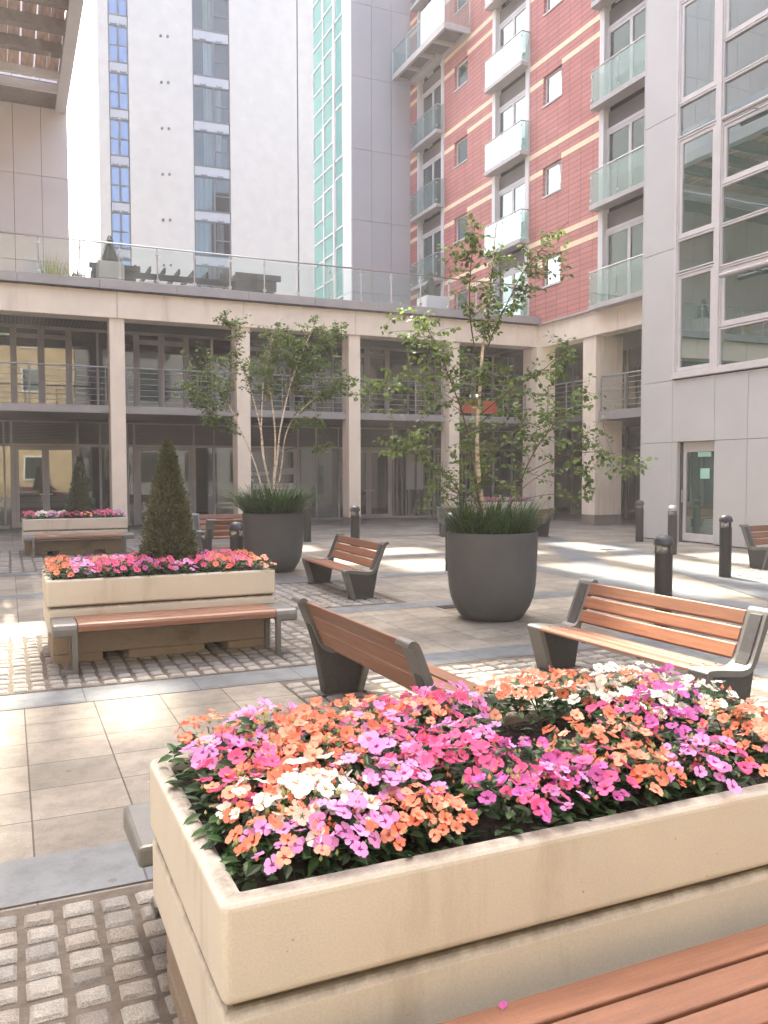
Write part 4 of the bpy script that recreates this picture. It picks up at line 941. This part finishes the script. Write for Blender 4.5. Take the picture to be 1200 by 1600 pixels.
# ------------------------------------------------------------------ stone flower planters
def make_planter(label, group):
    t = thing('flower_planter', label, 'planter', (0,0,0), 0, group); W, D = 2.05, 1.03
    def ring(b, i, z0, z1, th):
        b.add([(i,i,z0),(W-i,i,z0),(W-i,D-i,z0),(i,D-i,z0),(i,i,z1),(W-i,i,z1),(W-i,D-i,z1),(i,D-i,z1),
               (i+th,i+th,z1),(W-i-th,i+th,z1),(W-i-th,D-i-th,z1),(i+th,D-i-th,z1),(i+th,i+th,z0),(W-i-th,i+th,z0),(W-i-th,D-i-th,z0),(i+th,D-i-th,z0)],
              [(0,1,5,4),(1,2,6,5),(2,3,7,6),(3,0,4,7),(4,5,9,8),(5,6,10,9),(6,7,11,10),(7,4,8,11),(8,9,13,12),(9,10,14,13),(10,11,15,14),(11,8,12,15),(0,12,13,1),(1,13,14,2),(2,14,15,3),(3,15,12,0)])
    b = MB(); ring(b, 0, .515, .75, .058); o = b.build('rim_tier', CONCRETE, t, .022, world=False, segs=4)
    b = MB(); b.box(.03, W-.03, .03, D-.03, .500, .5145); b.build('shadow_gap', GROUT, t, world=False)
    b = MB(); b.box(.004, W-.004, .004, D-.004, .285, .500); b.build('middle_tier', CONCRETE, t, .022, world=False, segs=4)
    b = MB(); b.box(.04, W-.04, .04, D-.04, .085, .284)
    for x0, x1 in ((.04,.46),(.68,1.37),(1.59,W-.04)): b.box(x0, x1, .04, D-.04, 0, .0845)
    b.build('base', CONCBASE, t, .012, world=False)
    b = MB(); n = 26; m = 14; vs = []; fs = []
    for i in range(n+1):
        for j in range(m+1): vs.append((.05+(W-.10)*i/n, .05+(D-.10)*j/m, .712+random.uniform(-.012,.014)+.025*math.sin(i*.7)*math.sin(j*.9)))
    for i in range(n):
        for j in range(m): a = i*(m+1)+j; fs.append((a, a+m+1, a+m+2, a+1))
    b.add(vs, fs)
    for _ in range(900):
        x, y = random.uniform(.1, W-.1), random.uniform(.1, D-.1); s = random.uniform(.004,.013); z = .717+random.uniform(-.004,.016)
        b.add([(x-s,y-s*.7,z),(x+s,y-s,z),(x+s*.8,y+s,z+s*.4),(x-s,y+s,z),(x,y,z+s*1.2)], [(0,1,4),(1,2,4),(2,3,4),(3,0,4)])
    b.build('soil', SOIL, t, world=False)
    return t
gpl = 'tiered stone flower planters'
PL0 = make_planter('nearest buff stone planter overflowing with pink, orange and white flowers', gpl); PL0.location = (.40, 1.76, 0); note_tree(PL0)
def planter(label, x, y, rot=0): c = copy_tree(PL0); c.location = (x, y, 0); c.rotation_euler.z = rot; c['label'] = label; return c
planter('middle buff stone planter with flowers around a brown cone tree', .28, 7.80)
planter('far left stone planter with flowers and a green cone tree', .24, 18.42)
planter('far right stone planter of pink flowers near the stone columns', 13.25, 22.45)
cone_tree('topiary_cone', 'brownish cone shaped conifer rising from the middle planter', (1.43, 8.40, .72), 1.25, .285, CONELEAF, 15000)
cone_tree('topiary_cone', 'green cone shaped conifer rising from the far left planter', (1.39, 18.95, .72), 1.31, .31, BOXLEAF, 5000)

# ------------------------------------------------------------------ impatiens
def blossom_mesh(key, var):
    rnd = random.Random(hash(key) % 1000+var*7); vs = []; fs = []; ms = []
    cup = rnd.uniform(.02, .55)
    for p in range(5):
        a0 = 2*math.pi*p/5+rnd.uniform(-.14,.14); ln = rnd.uniform(.82,1.14); tl = rnd.uniform(-.28,.28)
        def P(r, ang, z): return (r*math.cos(a0+ang), r*math.sin(a0+ang), z)
        o = len(vs)
        vs += [P(.05,0,-.05), P(.24*ln,-.42,.02), P(.24*ln,.42,.02), P(.26*ln,0,.0), P(.62*ln,-.68,cup*.55+tl*.4), P(.62*ln,.68,cup*.6), P(.62*ln,0,cup*.35),
               P(.90*ln,-.56,cup*.8+tl), P(.90*ln,.56,cup*.85-tl*.5), P(1.03*ln,-.27,cup*.75+tl*.6), P(1.03*ln,.27,cup*.75), P(.96*ln,0,cup*.55)]
        f = [(0,1,3),(0,3,2),(1,4,6,3),(3,6,5,2),(4,7,11,6),(6,11,8,5),(7,9,11),(11,10,8)]
        fs += [tuple(o+i for i in q) for q in f]; ms += [1,1,0,0,0,0,0,0]
    me = bpy.data.meshes.new('blossom'); me.from_pydata(vs, [], fs); me.materials.append(PET[key]); me.materials.append(EYE[key])
    me.polygons.foreach_set('material_index', ms); me.polygons.foreach_set('use_smooth', [True]*len(fs)); return me
def leaf_geo(vs, fs, c, d, n, ln, wd, fold=.15):
    d = d.normalized(); s = d.cross(n).normalized(); n = s.cross(d).normalized(); o = len(vs)
    vs += [c, c+d*ln*.35-s*wd*.5+n*fold*wd, c+d*ln*.35+s*wd*.5+n*fold*wd, c+d*ln*.40, c+d*ln*.72-s*wd*.36+n*fold*wd*.6, c+d*ln*.72+s*wd*.36+n*fold*wd*.6, c+d*ln-n*wd*.15, c+d*ln*.75-n*wd*.04]
    fs += [(o,o+1,o+3),(o,o+3,o+2),(o+1,o+4,o+7,o+3),(o+3,o+7,o+5,o+2),(o+4,o+6,o+7),(o+7,o+6,o+5)]
BUDGREEN = mat('pale_bud', (.34, .40, .16), 0.6, 0.2, 30, 0.0)
def foliage_mesh(seed, r=.125, h=.115, n=80, ll=.05):
    rnd = random.Random(seed); vs = []; fs = []
    for i in range(n):
        a = rnd.uniform(0, 2*math.pi); u = rnd.random()**.6; rr = r*u; z = h*(1-u*u)*rnd.uniform(.25,1.0)+rnd.uniform(-.005,.02)
        c = Vector((rr*math.cos(a), rr*math.sin(a), z)); aa = a+rnd.gauss(0,.8); d = Vector((math.cos(aa), math.sin(aa), rnd.uniform(-.35,.5)))
        leaf_geo(vs, fs, c, d, Vector((rnd.gauss(0,.35), rnd.gauss(0,.35), 1)), ll*rnd.uniform(.7,1.25), ll*.52*rnd.uniform(.8,1.2))
    for i in range(9):                                            # stems
        a = rnd.uniform(0, 2*math.pi); e = Vector((r*.6*math.cos(a), r*.6*math.sin(a), h*.8)); o = len(vs); s = Vector((-math.sin(a), math.cos(a), 0))*.002
        vs += [-s, s, e+s, e-s]; fs.append((o, o+1, o+2, o+3))
    ms = [0]*len(fs)
    for i in range(16):                                           # unopened buds
        a = rnd.uniform(0, 2*math.pi); u = rnd.random()**.5; c = Vector((r*u*math.cos(a), r*u*math.sin(a), h*(1-.7*u*u)+rnd.uniform(.01,.04))); q = rnd.uniform(.004,.0075); o = len(vs)
        vs += [c+Vector((0,0,q*1.7)), c+Vector((q,0,0)), c+Vector((0,q,0)), c+Vector((-q,0,0)), c+Vector((0,-q,0)), c-Vector((0,0,q*1.3))]
        fs += [(o,o+1,o+2),(o,o+2,o+3),(o,o+3,o+4),(o,o+4,o+1),(o+5,o+2,o+1),(o+5,o+3,o+2),(o+5,o+4,o+3),(o+5,o+1,o+4)]; ms += [1 if i % 3 else 2]*8
    me = bpy.data.meshes.new('foliage'); me.from_pydata(vs, [], fs); me.materials.append(BUSYLEAF); me.materials.append(BUDGREEN); me.materials.append(PET['s']); me.polygons.foreach_set('material_index', ms); return me
BLO = {k: [blossom_mesh(k, v) for v in range(7)] for k in PET}
FOL = [foliage_mesh(i) for i in range(6)]
CNAME = {'o': 'salmon orange', 's': 'light salmon', 'p': 'hot pink', 'l': 'lilac pink', 'm': 'magenta', 'w': 'white'}
def place_label(x, y, key):
    row = 'along the front rim' if y < 2.0 else 'in the front half' if y < 2.2 else 'in the middle' if y < 2.42 else 'behind the middle' if y < 2.6 else 'along the back rim'
    col = 'at the left end' if x < .65 else 'left of centre' if x < 1.1 else 'at the centre' if x < 1.55 else 'right of centre' if x < 2.05 else 'at the right end'
    return f'{CNAME[key]} impatiens {row} of the nearest planter {col}'
CAMV = Vector((0, 0, 1.68))
def impatiens(x, y, z, key, nb, label, group, sc=1.0):
    t = thing('impatiens_plant', label, 'flowering plant', (x, y, z), random.uniform(0, 6.28), group)
    f = bpy.data.objects.new('foliage', random.choice(FOL)); COL.objects.link(f); f.parent = t; f.scale = (sc*random.uniform(.9,1.1),)*3
    for i in range(nb):
        a = 2*math.pi*(i+random.uniform(-.35,.35))/nb*1.618*1.0 if nb > 1 else 0; u = math.sqrt((i+.6)/nb)*random.uniform(.85,1.08); rr = .135*u*sc
        k = key
        if key == 'o' and random.random() < .42: k = 's'
        o = bpy.data.objects.new('blossom', random.choice(BLO[k])); COL.objects.link(o); o.parent = t
        a = i*2.399+random.uniform(-.3,.3); zz = (.115*(1-.70*u*u)+random.uniform(.02,.05))*sc
        off = Vector((0, -.045 if y < 1.97 else 0, 0)); off.rotate(Matrix.Rotation(-t.rotation_euler.z, 3, 'Z'))
        o.location = Vector((rr*math.cos(a), rr*math.sin(a), zz))+off
        n = Vector((.75*u*math.cos(a)+random.gauss(0,.36), .75*u*math.sin(a)+random.gauss(0,.36), 1.0))
        wd = Vector((x, y, z)); tc = (CAMV-wd).normalized(); tc.rotate(Matrix.Rotation(-t.rotation_euler.z, 3, 'Z')); n = n+tc*.15
        q = n.to_track_quat('Z', 'Y'); o.rotation_mode = 'QUATERNION'; o.rotation_quaternion = q @ Matrix.Rotation(random.uniform(0,6.28), 3, 'Z').to_quaternion()
        s = random.uniform(.0165, .0265)*sc; o.scale = (s, s, s)
    return t
NEAR = [(0.57,1.91,'l'),(0.76,1.93,'l'),(0.94,1.93,'o'),(1.32,1.91,'l'),(1.49,1.88,'m'),(1.64,1.88,'o'),(1.82,1.9,'l'),(1.96,1.88,'p'),(2.16,1.92,'l'),(2.38,1.88,'l'),(0.55,2.08,'w'),(0.72,2.06,'w'),(0.85,2.12,'l'),(1.05,2.08,'p'),(1.24,2.12,'p'),(1.40,2.08,'m'),(1.61,2.11,'o'),(1.77,2.13,'o'),(1.99,2.13,'m'),(2.18,2.09,'o'),(2.32,2.08,'o'),(0.51,2.27,'p'),(0.72,2.31,'o'),(0.88,2.31,'o'),(1.09,2.29,'p'),(1.29,2.3,'l'),(1.86,2.22,'p'),(2.02,2.32,'w'),(2.14,2.32,'m'),(2.35,2.3,'w'),(0.49,2.47,'l'),(0.68,2.53,'o'),(0.87,2.52,'o'),(1.1,2.53,'l'),(1.24,2.49,'p'),(1.40,2.56,'p'),(2.00,2.53,'w'),(2.14,2.49,'s'),(2.34,2.53,'m'),(0.53,2.69,'o'),(0.74,2.66,'o'),(0.91,2.65,'o'),(1.07,2.65,'o'),(1.3,2.7,'p'),(1.43,2.68,'l'),(1.64,2.69,'o'),(1.81,2.68,'o'),(1.98,2.69,'o'),(2.18,2.67,'w'),(2.32,2.69,'w'),(.50,2.12,'p'),(.62,2.18,'p'),(.98,2.2,'l'),(1.17,2.2,'p'),(.80,2.22,'o'),(.58,1.86,'l'),(.70,1.88,'l'),(.96,1.86,'o'),(.86,1.9,'o'),(1.36,1.87,'l'),(1.22,1.94,'m'),(1.9,1.86,'l'),(.66,2.0,'w'),(.78,2.0,'w'),(1.5,1.97,'p'),(1.7,1.96,'o'),(.93,2.03,'l'),(.6,2.4,'l'),(.78,2.42,'o'),(1.0,2.42,'o')]
for x, y, k in NEAR:
    z = .70+(.0 if y < 2 else .02 if y < 2.2 else .035)
    ff = 1 if y >= 1.97 else .88
    if k != 'w' and random.random() < .22: k = random.choice('opllpo')
    impatiens(min(2.31, max(.578, x+random.uniform(-.015,.015))), min(2.64, max(1.94, y+random.uniform(-.015,.015))), z+.022, k, random.randint(14,20) + (2 if k == 'w' else 0), place_label(x, y, k), 'impatiens in the nearest planter', random.uniform(.95,1.15)*ff)
def massed(seed, key):
    """small far plant: one foliage mesh and one mesh of its blossoms"""
    rnd = random.Random(seed); vs = []; fs = []; ms = []
    for i in range(11):
        a = i*2.399+rnd.uniform(-.3,.3); u = math.sqrt((i+.6)/11)*rnd.uniform(.85,1.1); rr = .14*u; src = BLO[key][rnd.randrange(7)]
        n = Vector((.7*u*math.cos(a)+rnd.gauss(0,.2), .7*u*math.sin(a)+rnd.gauss(0,.2)-.35, 1)); mx = Matrix.Translation((rr*math.cos(a), rr*math.sin(a), .105*(1-.75*u*u)+rnd.uniform(.02,.045))) @ n.to_track_quat('Z','Y').to_matrix().to_4x4() @ Matrix.Scale(rnd.uniform(.025,.034), 4)
        o = len(vs); vs += [mx @ v.co for v in src.vertices]; fs += [tuple(o+i_ for i_ in p.vertices) for p in src.polygons]; ms += [p.material_index for p in src.polygons]
    me = bpy.data.meshes.new('blossoms'); me.from_pydata(vs, [], fs); me.materials.append(PET[key]); me.materials.append(EYE[key]); me.polygons.foreach_set('material_index', ms); return me
MASS = {k: [massed(i*13+5, k) for i in range(2)] for k in PET}
def flower_rows(px0, py0, seq, where, group, rows=4, cols=10, skip=None):
    for r in range(rows):
        for c in range(cols):
            x = px0+.14+1.77*c/(cols-1)+random.uniform(-.03,.03); y = py0+.15+.73*r/(rows-1)+random.uniform(-.02,.02)
            if skip and math.hypot(x-skip[0], y-skip[1]) < skip[2]: continue
            k = seq[min(len(seq)-1, max(0, int(len(seq)*c/cols+random.uniform(-.6,.6))))]
            t = thing('impatiens_plant', f'{CNAME[k]} impatiens ' + ('in the front row' if r == 0 else 'in the back row' if r == rows-1 else 'between the front and back rows') + ' of ' + where, 'flowering plant', (x, y, .722+random.uniform(0,.03)), random.uniform(-.5,.5), group)
            f = bpy.data.objects.new('foliage', random.choice(FOL)); COL.objects.link(f); f.parent = t
            o = bpy.data.objects.new('blossoms', random.choice(MASS[k])); COL.objects.link(o); o.parent = t
flower_rows(.28, 7.80, 'olospplpmpplppmolposp', 'the middle planter', 'impatiens in the middle planter', 4, 11, (1.43, 8.40, .25))
flower_rows(.24, 18.42, 'pwwlwwpposppppmll', 'the far left planter', 'impatiens in the far left planter', 3, 9, (1.39, 18.95, .26))
flower_rows(13.25, 22.45, 'lpoppplmwlmmpmm', 'the far right planter', 'impatiens in the far right planter', 3, 9)
b = MB(); b.add([(0,0,0),(.016,.004,.003),(.02,.014,.006),(.008,.018,.008),(-.006,.012,.004),(.006,.008,.012)], [(0,1,5),(1,2,5),(2,3,5),(3,4,5),(4,0,5)])
o = b.build('fallen_petal', PET['m'], loc=(1.02, 1.62, .4365)); tag(o, 'single fallen magenta blossom lying on the bench against the nearest planter', 'petal')

# ------------------------------------------------------------------ charcoal pots, strap grass and birches
def make_pot(label):
    t = thing('tree_pot', label, 'plant pot', (0,0,0), 0, 'large charcoal tree pots')
    prof = [(0,.0),(.30,.0),(.335,.012),(.38,.06),(.435,.15),(.475,.26),(.497,.38),(.508,.52),(.518,.80),(.522,.985),(.519,.998),(.505,1.003),(.485,1.0),(.478,.985),(.475,.90)]
    b = MB(); b.lathe(prof, 56); b.build('pot_shell', POT, t, smooth=True, world=False)
    b = MB(); b.lathe([(0,.94),(.47,.93)], 24); b.build('soil', SOIL, t, world=False)
    return t
p1 = make_pot('large charcoal pot holding the multi stemmed birch on the left'); p1.location = (4.12, 13.90, 0); note_tree(p1)
p2 = copy_tree(p1); p2.location = (5.07, 8.33, 0); p2['label'] = 'large charcoal pot standing clear on the slabs, holding the white trunked birch'
t = thing('strap_grass', 'dense glossy strap leaved grass filling the left charcoal pot', 'grass plant', (4.12,13.90,.95)); vs, fs = blades(1900, .46, .68, .018, .85, .95); raw('foliage', vs, fs, None, [GRASSLEAF], t)
t = thing('strap_grass', 'dark wispy strap leaved grass filling the right charcoal pot', 'grass plant', (5.07,8.33,.95)); vs, fs = blades(1500, .46, .58, .011, .62, .85); raw('foliage', vs, fs, None, [GRASSLEAF], t)
RX = Vector((math.cos(CAM_YAW), -math.sin(CAM_YAW), 0)); FX = Vector((math.sin(CAM_YAW), math.cos(CAM_YAW), 0))
def W3(dx, z, dd=0.0): return RX*dx + FX*dd + Vector((0,0,z))
def smooth_path(P, it=2):
    for _ in range(it):
        Q = [P[0]]
        for a, c in zip(P, P[1:]): Q += [a*.75+c*.25, a*.25+c*.75]
        P = Q+[P[-1]]
    return P
def birch(label, loc, stems, clusters, leaf, per, seed):
    """stems: list of (points, r0, r1, white); clusters: (dx, z, rx, rz, n twigs, depth offset, depth spread)"""
    rnd = random.Random(seed); t = thing('birch_tree', label, 'tree', loc, 0, 'potted birch trees'); nodes_ = []
    for pts, r0, r1, white in stems:
        P = smooth_path([W3(*p) for p in pts]); n = len(P); rad = [r0+(r1-r0)*(i/(n-1)) for i in range(n)]
        b = MB(); b.tube(P, rad, 8 if r0 > .01 else 6); b.build('trunk' if white else 'limb', BARK if white else TWIG, t, smooth=True, world=False)
        nodes_ += [(p, r) for p, r in list(zip(P, rad))[n//4:]]
    vs = []; fs = []; bw = MB(); sup = list(nodes_)
    for dx, z, rx, rz, nt_, dd, ds in clusters:
        for _ in range(nt_):
            while True:
                a, c, e = rnd.uniform(-1,1), rnd.uniform(-1,1), rnd.uniform(-1,1)
                if a*a+c*c+e*e < 1: break
            tip = W3(dx+a*rx, z+c*rz, dd+e*ds)
            best = min(sup, key=lambda q: (q[0]-tip).length + .9*max(0, q[0].z-tip.z+.10) + rnd.uniform(0,.25))
            s = best[0]; ln = (tip-s).length
            if ln < .12: continue
            mid = s.lerp(tip, .5)+Vector((rnd.gauss(0,.05), rnd.gauss(0,.05), .10*ln+rnd.gauss(0,.03)))
            P = smooth_path([s, mid, tip], 2); m = len(P); r0 = min(best[1]*.7, .004+.0035*ln)
            bw.tube(P, [r0+(.0012-r0)*i/(m-1) for i in range(m)], 4, cap=False)
            if rnd.random() < .35: sup += [(P[m//2], r0*.7)]
            nl = max(4, int(per*rnd.uniform(.6,1.3))); l0 = max(.15, 1-.55/ln)
            for i in range(nl):
                u = l0+(1-l0)*(i+rnd.random())/nl; q = P[min(m-1, int(u*(m-1)))].lerp(P[min(m-1, int(u*(m-1))+1)], rnd.random())
                d = (P[-1]-P[-2]).normalized(); side = Vector((rnd.gauss(0,1), rnd.gauss(0,1), rnd.gauss(0,.5))).normalized()
                d = (d*.5+side+Vector((0,0,-.45))).normalized(); pt = q+d*rnd.uniform(.012,.03)
                nrm = Vector((rnd.gauss(0,.6), rnd.gauss(0,.6), 1)); sz = leaf*rnd.uniform(.65,1.25)
                leaf_geo(vs, fs, pt, d, nrm, sz, sz*.74, .10)
    bw.build('branches', TWIG, t, world=False); raw('crown', vs, fs, None, [BIRCHLEAF], t)
    return t
def c1(px, py): return ((px-426)/92, 1.68+(736-py)/92)
def c2(px, py): return ((px-773)/136, 1.68+(738.5-py)/136)
def st(f, pts, d0, d1): n = len(pts); return [(*f(*p), d0+(d1-d0)*i/(n-1)) for i, p in enumerate(pts)]
S1 = [(st(c1, [(421,812),(410,762),(402,728),(390,695),(376,665),(366,640),(350,610)], -.05,-.25), .017,.006, True),
      (st(c1, [(426,812),(422,762),(411,715),(409,677),(398,630),(390,600),(372,560),(360,500)], .0,.15), .021,.005, True),
      (st(c1, [(426,812),(423,762),(412,715),(409,690),(412,615),(416,585),(430,530)], .02,-.2), .019,.005, True),
      (st(c1, [(427,812),(425,762),(430,700),(427,650),(421,610),(418,585),(415,530),(440,490)], .03,.3), .020,.005, True),
      (st(c1, [(428,812),(426,762),(434,715),(437,677),(445,640),(452,610),(464,575),(478,540),(500,495)], -.03,-.1), .022,.005, True),
      (st(c1, [(430,812),(433,771),(442,727),(446,687),(456,660),(472,642),(500,620)], -.05,-.4), .016,.005, True)]
CL1 = [(*c1(480,535),.62,.46,46,0,.5),(*c1(440,560),.6,.55,44,.1,.5),(*c1(500,590),.5,.55,34,-.1,.45),(*c1(405,585),.5,.45,26,0,.5),(*c1(325,610),.55,.45,34,-.2,.35),(*c1(325,555),.45,.3,13,0,.35),
       (*c1(372,515),.32,.35,12,.2,.3),(*c1(350,492),.2,.15,6,.1,.2),(*c1(520,515),.35,.25,16,.1,.3),(*c1(345,655),.3,.2,10,-.2,.3),(*c1(490,660),.35,.18,12,-.2,.3),(*c1(545,600),.22,.3,10,-.2,.3),(*c1(515,700),.2,.15,5,-.3,.2),(*c1(440,500),.15,.25,5,.2,.2)]
def scl(cl, k): return [(a, z, rx, rz, int(n*k), dd, ds) for a, z, rx, rz, n, dd, ds in cl]
birch('multi stemmed white birch with a broad leafy head in the left pot', (4.12,13.90,0), S1, scl(CL1, 1.8), .052, 20, 3)
S2 = [(st(c2, [(770,860),(764,830),(757,790),(753,750),(749,700),(751,660),(754,610),(757,560),(762,520),(768,470),(772,430),(776,390),(780,350)], 0,.1), .034,.006, True),
      (st(c2, [(768,860),(752,790),(742,740),(735,690),(722,640),(705,600),(690,560),(668,520)], -.05,-.3), .014,.004, False),
      (st(c2, [(766,860),(738,800),(715,760),(690,730),(660,715),(625,700)], -.05,-.4), .009,.003, False),
      (st(c2, [(774,860),(790,815),(808,780),(835,755),(865,738)], .0,.3), .010,.003, False),
      (st(c2, [(774,860),(800,800),(825,740),(850,690),(885,650),(920,620)], .1,.2), .012,.004, False),
      (st(c2, [(758,570),(775,520),(800,470),(825,420),(860,380),(895,345)], .1,.2), .010,.003, False),
      (st(c2, [(756,590),(740,520),(735,470),(738,410),(742,365)], .1,-.2), .010,.003, False),
      (st(c2, [(753,650),(800,610),(840,590),(870,560)], 0,-.4), .009,.003, False),
      (st(c2, [(830,740),(880,715),(930,705),(980,712),(1015,735)], .15,.0), .007,.0025, False)]
CL2 = [(*c2(775,440),.55,.42,30,0,.4),(*c2(850,410),.36,.38,18,.1,.35),(*c2(742,372),.2,.24,7,-.1,.2),(*c2(880,358),.22,.14,5,.1,.2),(*c2(722,410),.32,.22,11,-.1,.3),(*c2(780,500),.36,.3,14,0,.35),
       (*c2(655,520),.5,.26,16,-.2,.35),(*c2(680,590),.55,.42,26,-.2,.45),(*c2(600,620),.34,.32,13,-.3,.35),(*c2(630,690),.42,.32,15,-.3,.4),(*c2(700,680),.5,.42,24,-.1,.5),(*c2(780,620),.62,.5,36,0,.55),
       (*c2(862,560),.28,.36,11,-.2,.35),(*c2(850,640),.42,.42,22,0,.45),(*c2(925,630),.28,.36,11,.1,.35),(*c2(905,700),.40,.38,18,.1,.4),(*c2(960,725),.34,.2,9,.05,.3),(*c2(1005,725),.18,.1,3,0,.1),(*c2(745,755),.5,.35,18,0,.45),(*c2(690,745),.28,.28,8,-.3,.3),(*c2(805,715),.42,.4,20,.1,.45),(*c2(912,765),.16,.28,6,.1,.2),(*c2(660,780),.12,.25,3,-.2,.2)]
birch('tall birch with a slender white trunk and open airy crown in the right pot', (5.07,8.33,0), S2, scl(CL2, 1.5), .060, 13, 8)

# ------------------------------------------------------------------ bollard lights
def make_bollard(label, cap):
    t = thing('bollard_light', label, 'bollard', (0,0,0), 0, 'black bollard lights')
    b = MB(); b.lathe([(.098,0),(.098,.012),(.094,.015),(.094,.795),(.090,.80),(.0,.80)], 28); b.build('post', BOLLARD, t, world=False)
    b = MB(); b.lathe([(.084,.80),(.084,.885)], 24); b.build('lens', LENS, t, smooth=True, world=False)
    b = MB(); b.lathe([(.075,.80),(.055,.83),(.028,.86),(.026,.89)], 16)
    for k in range(3):
        a = 2*math.pi*k/3+.5; b.box(-.016, .016, -.007, .007, .795, .89, 0, Matrix.Translation((.088*math.cos(a), .088*math.sin(a), 0)) @ Matrix.Rotation(a+math.pi/2, 4, 'Z'))
    b.build('lamp_cone', BOLLARD, t, world=False)
    b = MB(); b.lathe([(0,.885),(.102,.885),(.106,.893),(.106,.91),(.098,.945),(.078,.975),(.045,.995),(0,1.0)], 28); b.build('dome_cap', cap, t, smooth=True, world=False)
    return t
bo = make_bollard('black bollard light rising just behind the sunlit bench', CAPGREY); bo.location = (6.49,7.10,0); note_tree(bo)
bs = make_bollard('bollard light with a silver dome in front of the glazed door', CAPSILVER); bs.location = (12.34,13.26,0); note_tree(bs)
for lb, x, y, src in (('black bollard light on the slate band right of the glazed door', 10.39, 9.99, bo), ('black bollard light at the corner of the grey panelled building', 13.9, 16.04, bo),
                      ('black bollard light between the brown cone tree and the left pot', 2.89, 11.54, bo), ('black bollard light in front of a stone column, above the middle bench', 6.51, 16.08, bo),
                      ('black bollard light half hidden by the right side of the left pot', 6.61, 19.42, bo), ('silver domed bollard light half hidden behind the left edge of the right pot', 6.86, 12.61, bs)):
    c = copy_tree(src); c.location = (x, y, 0); c['label'] = lb
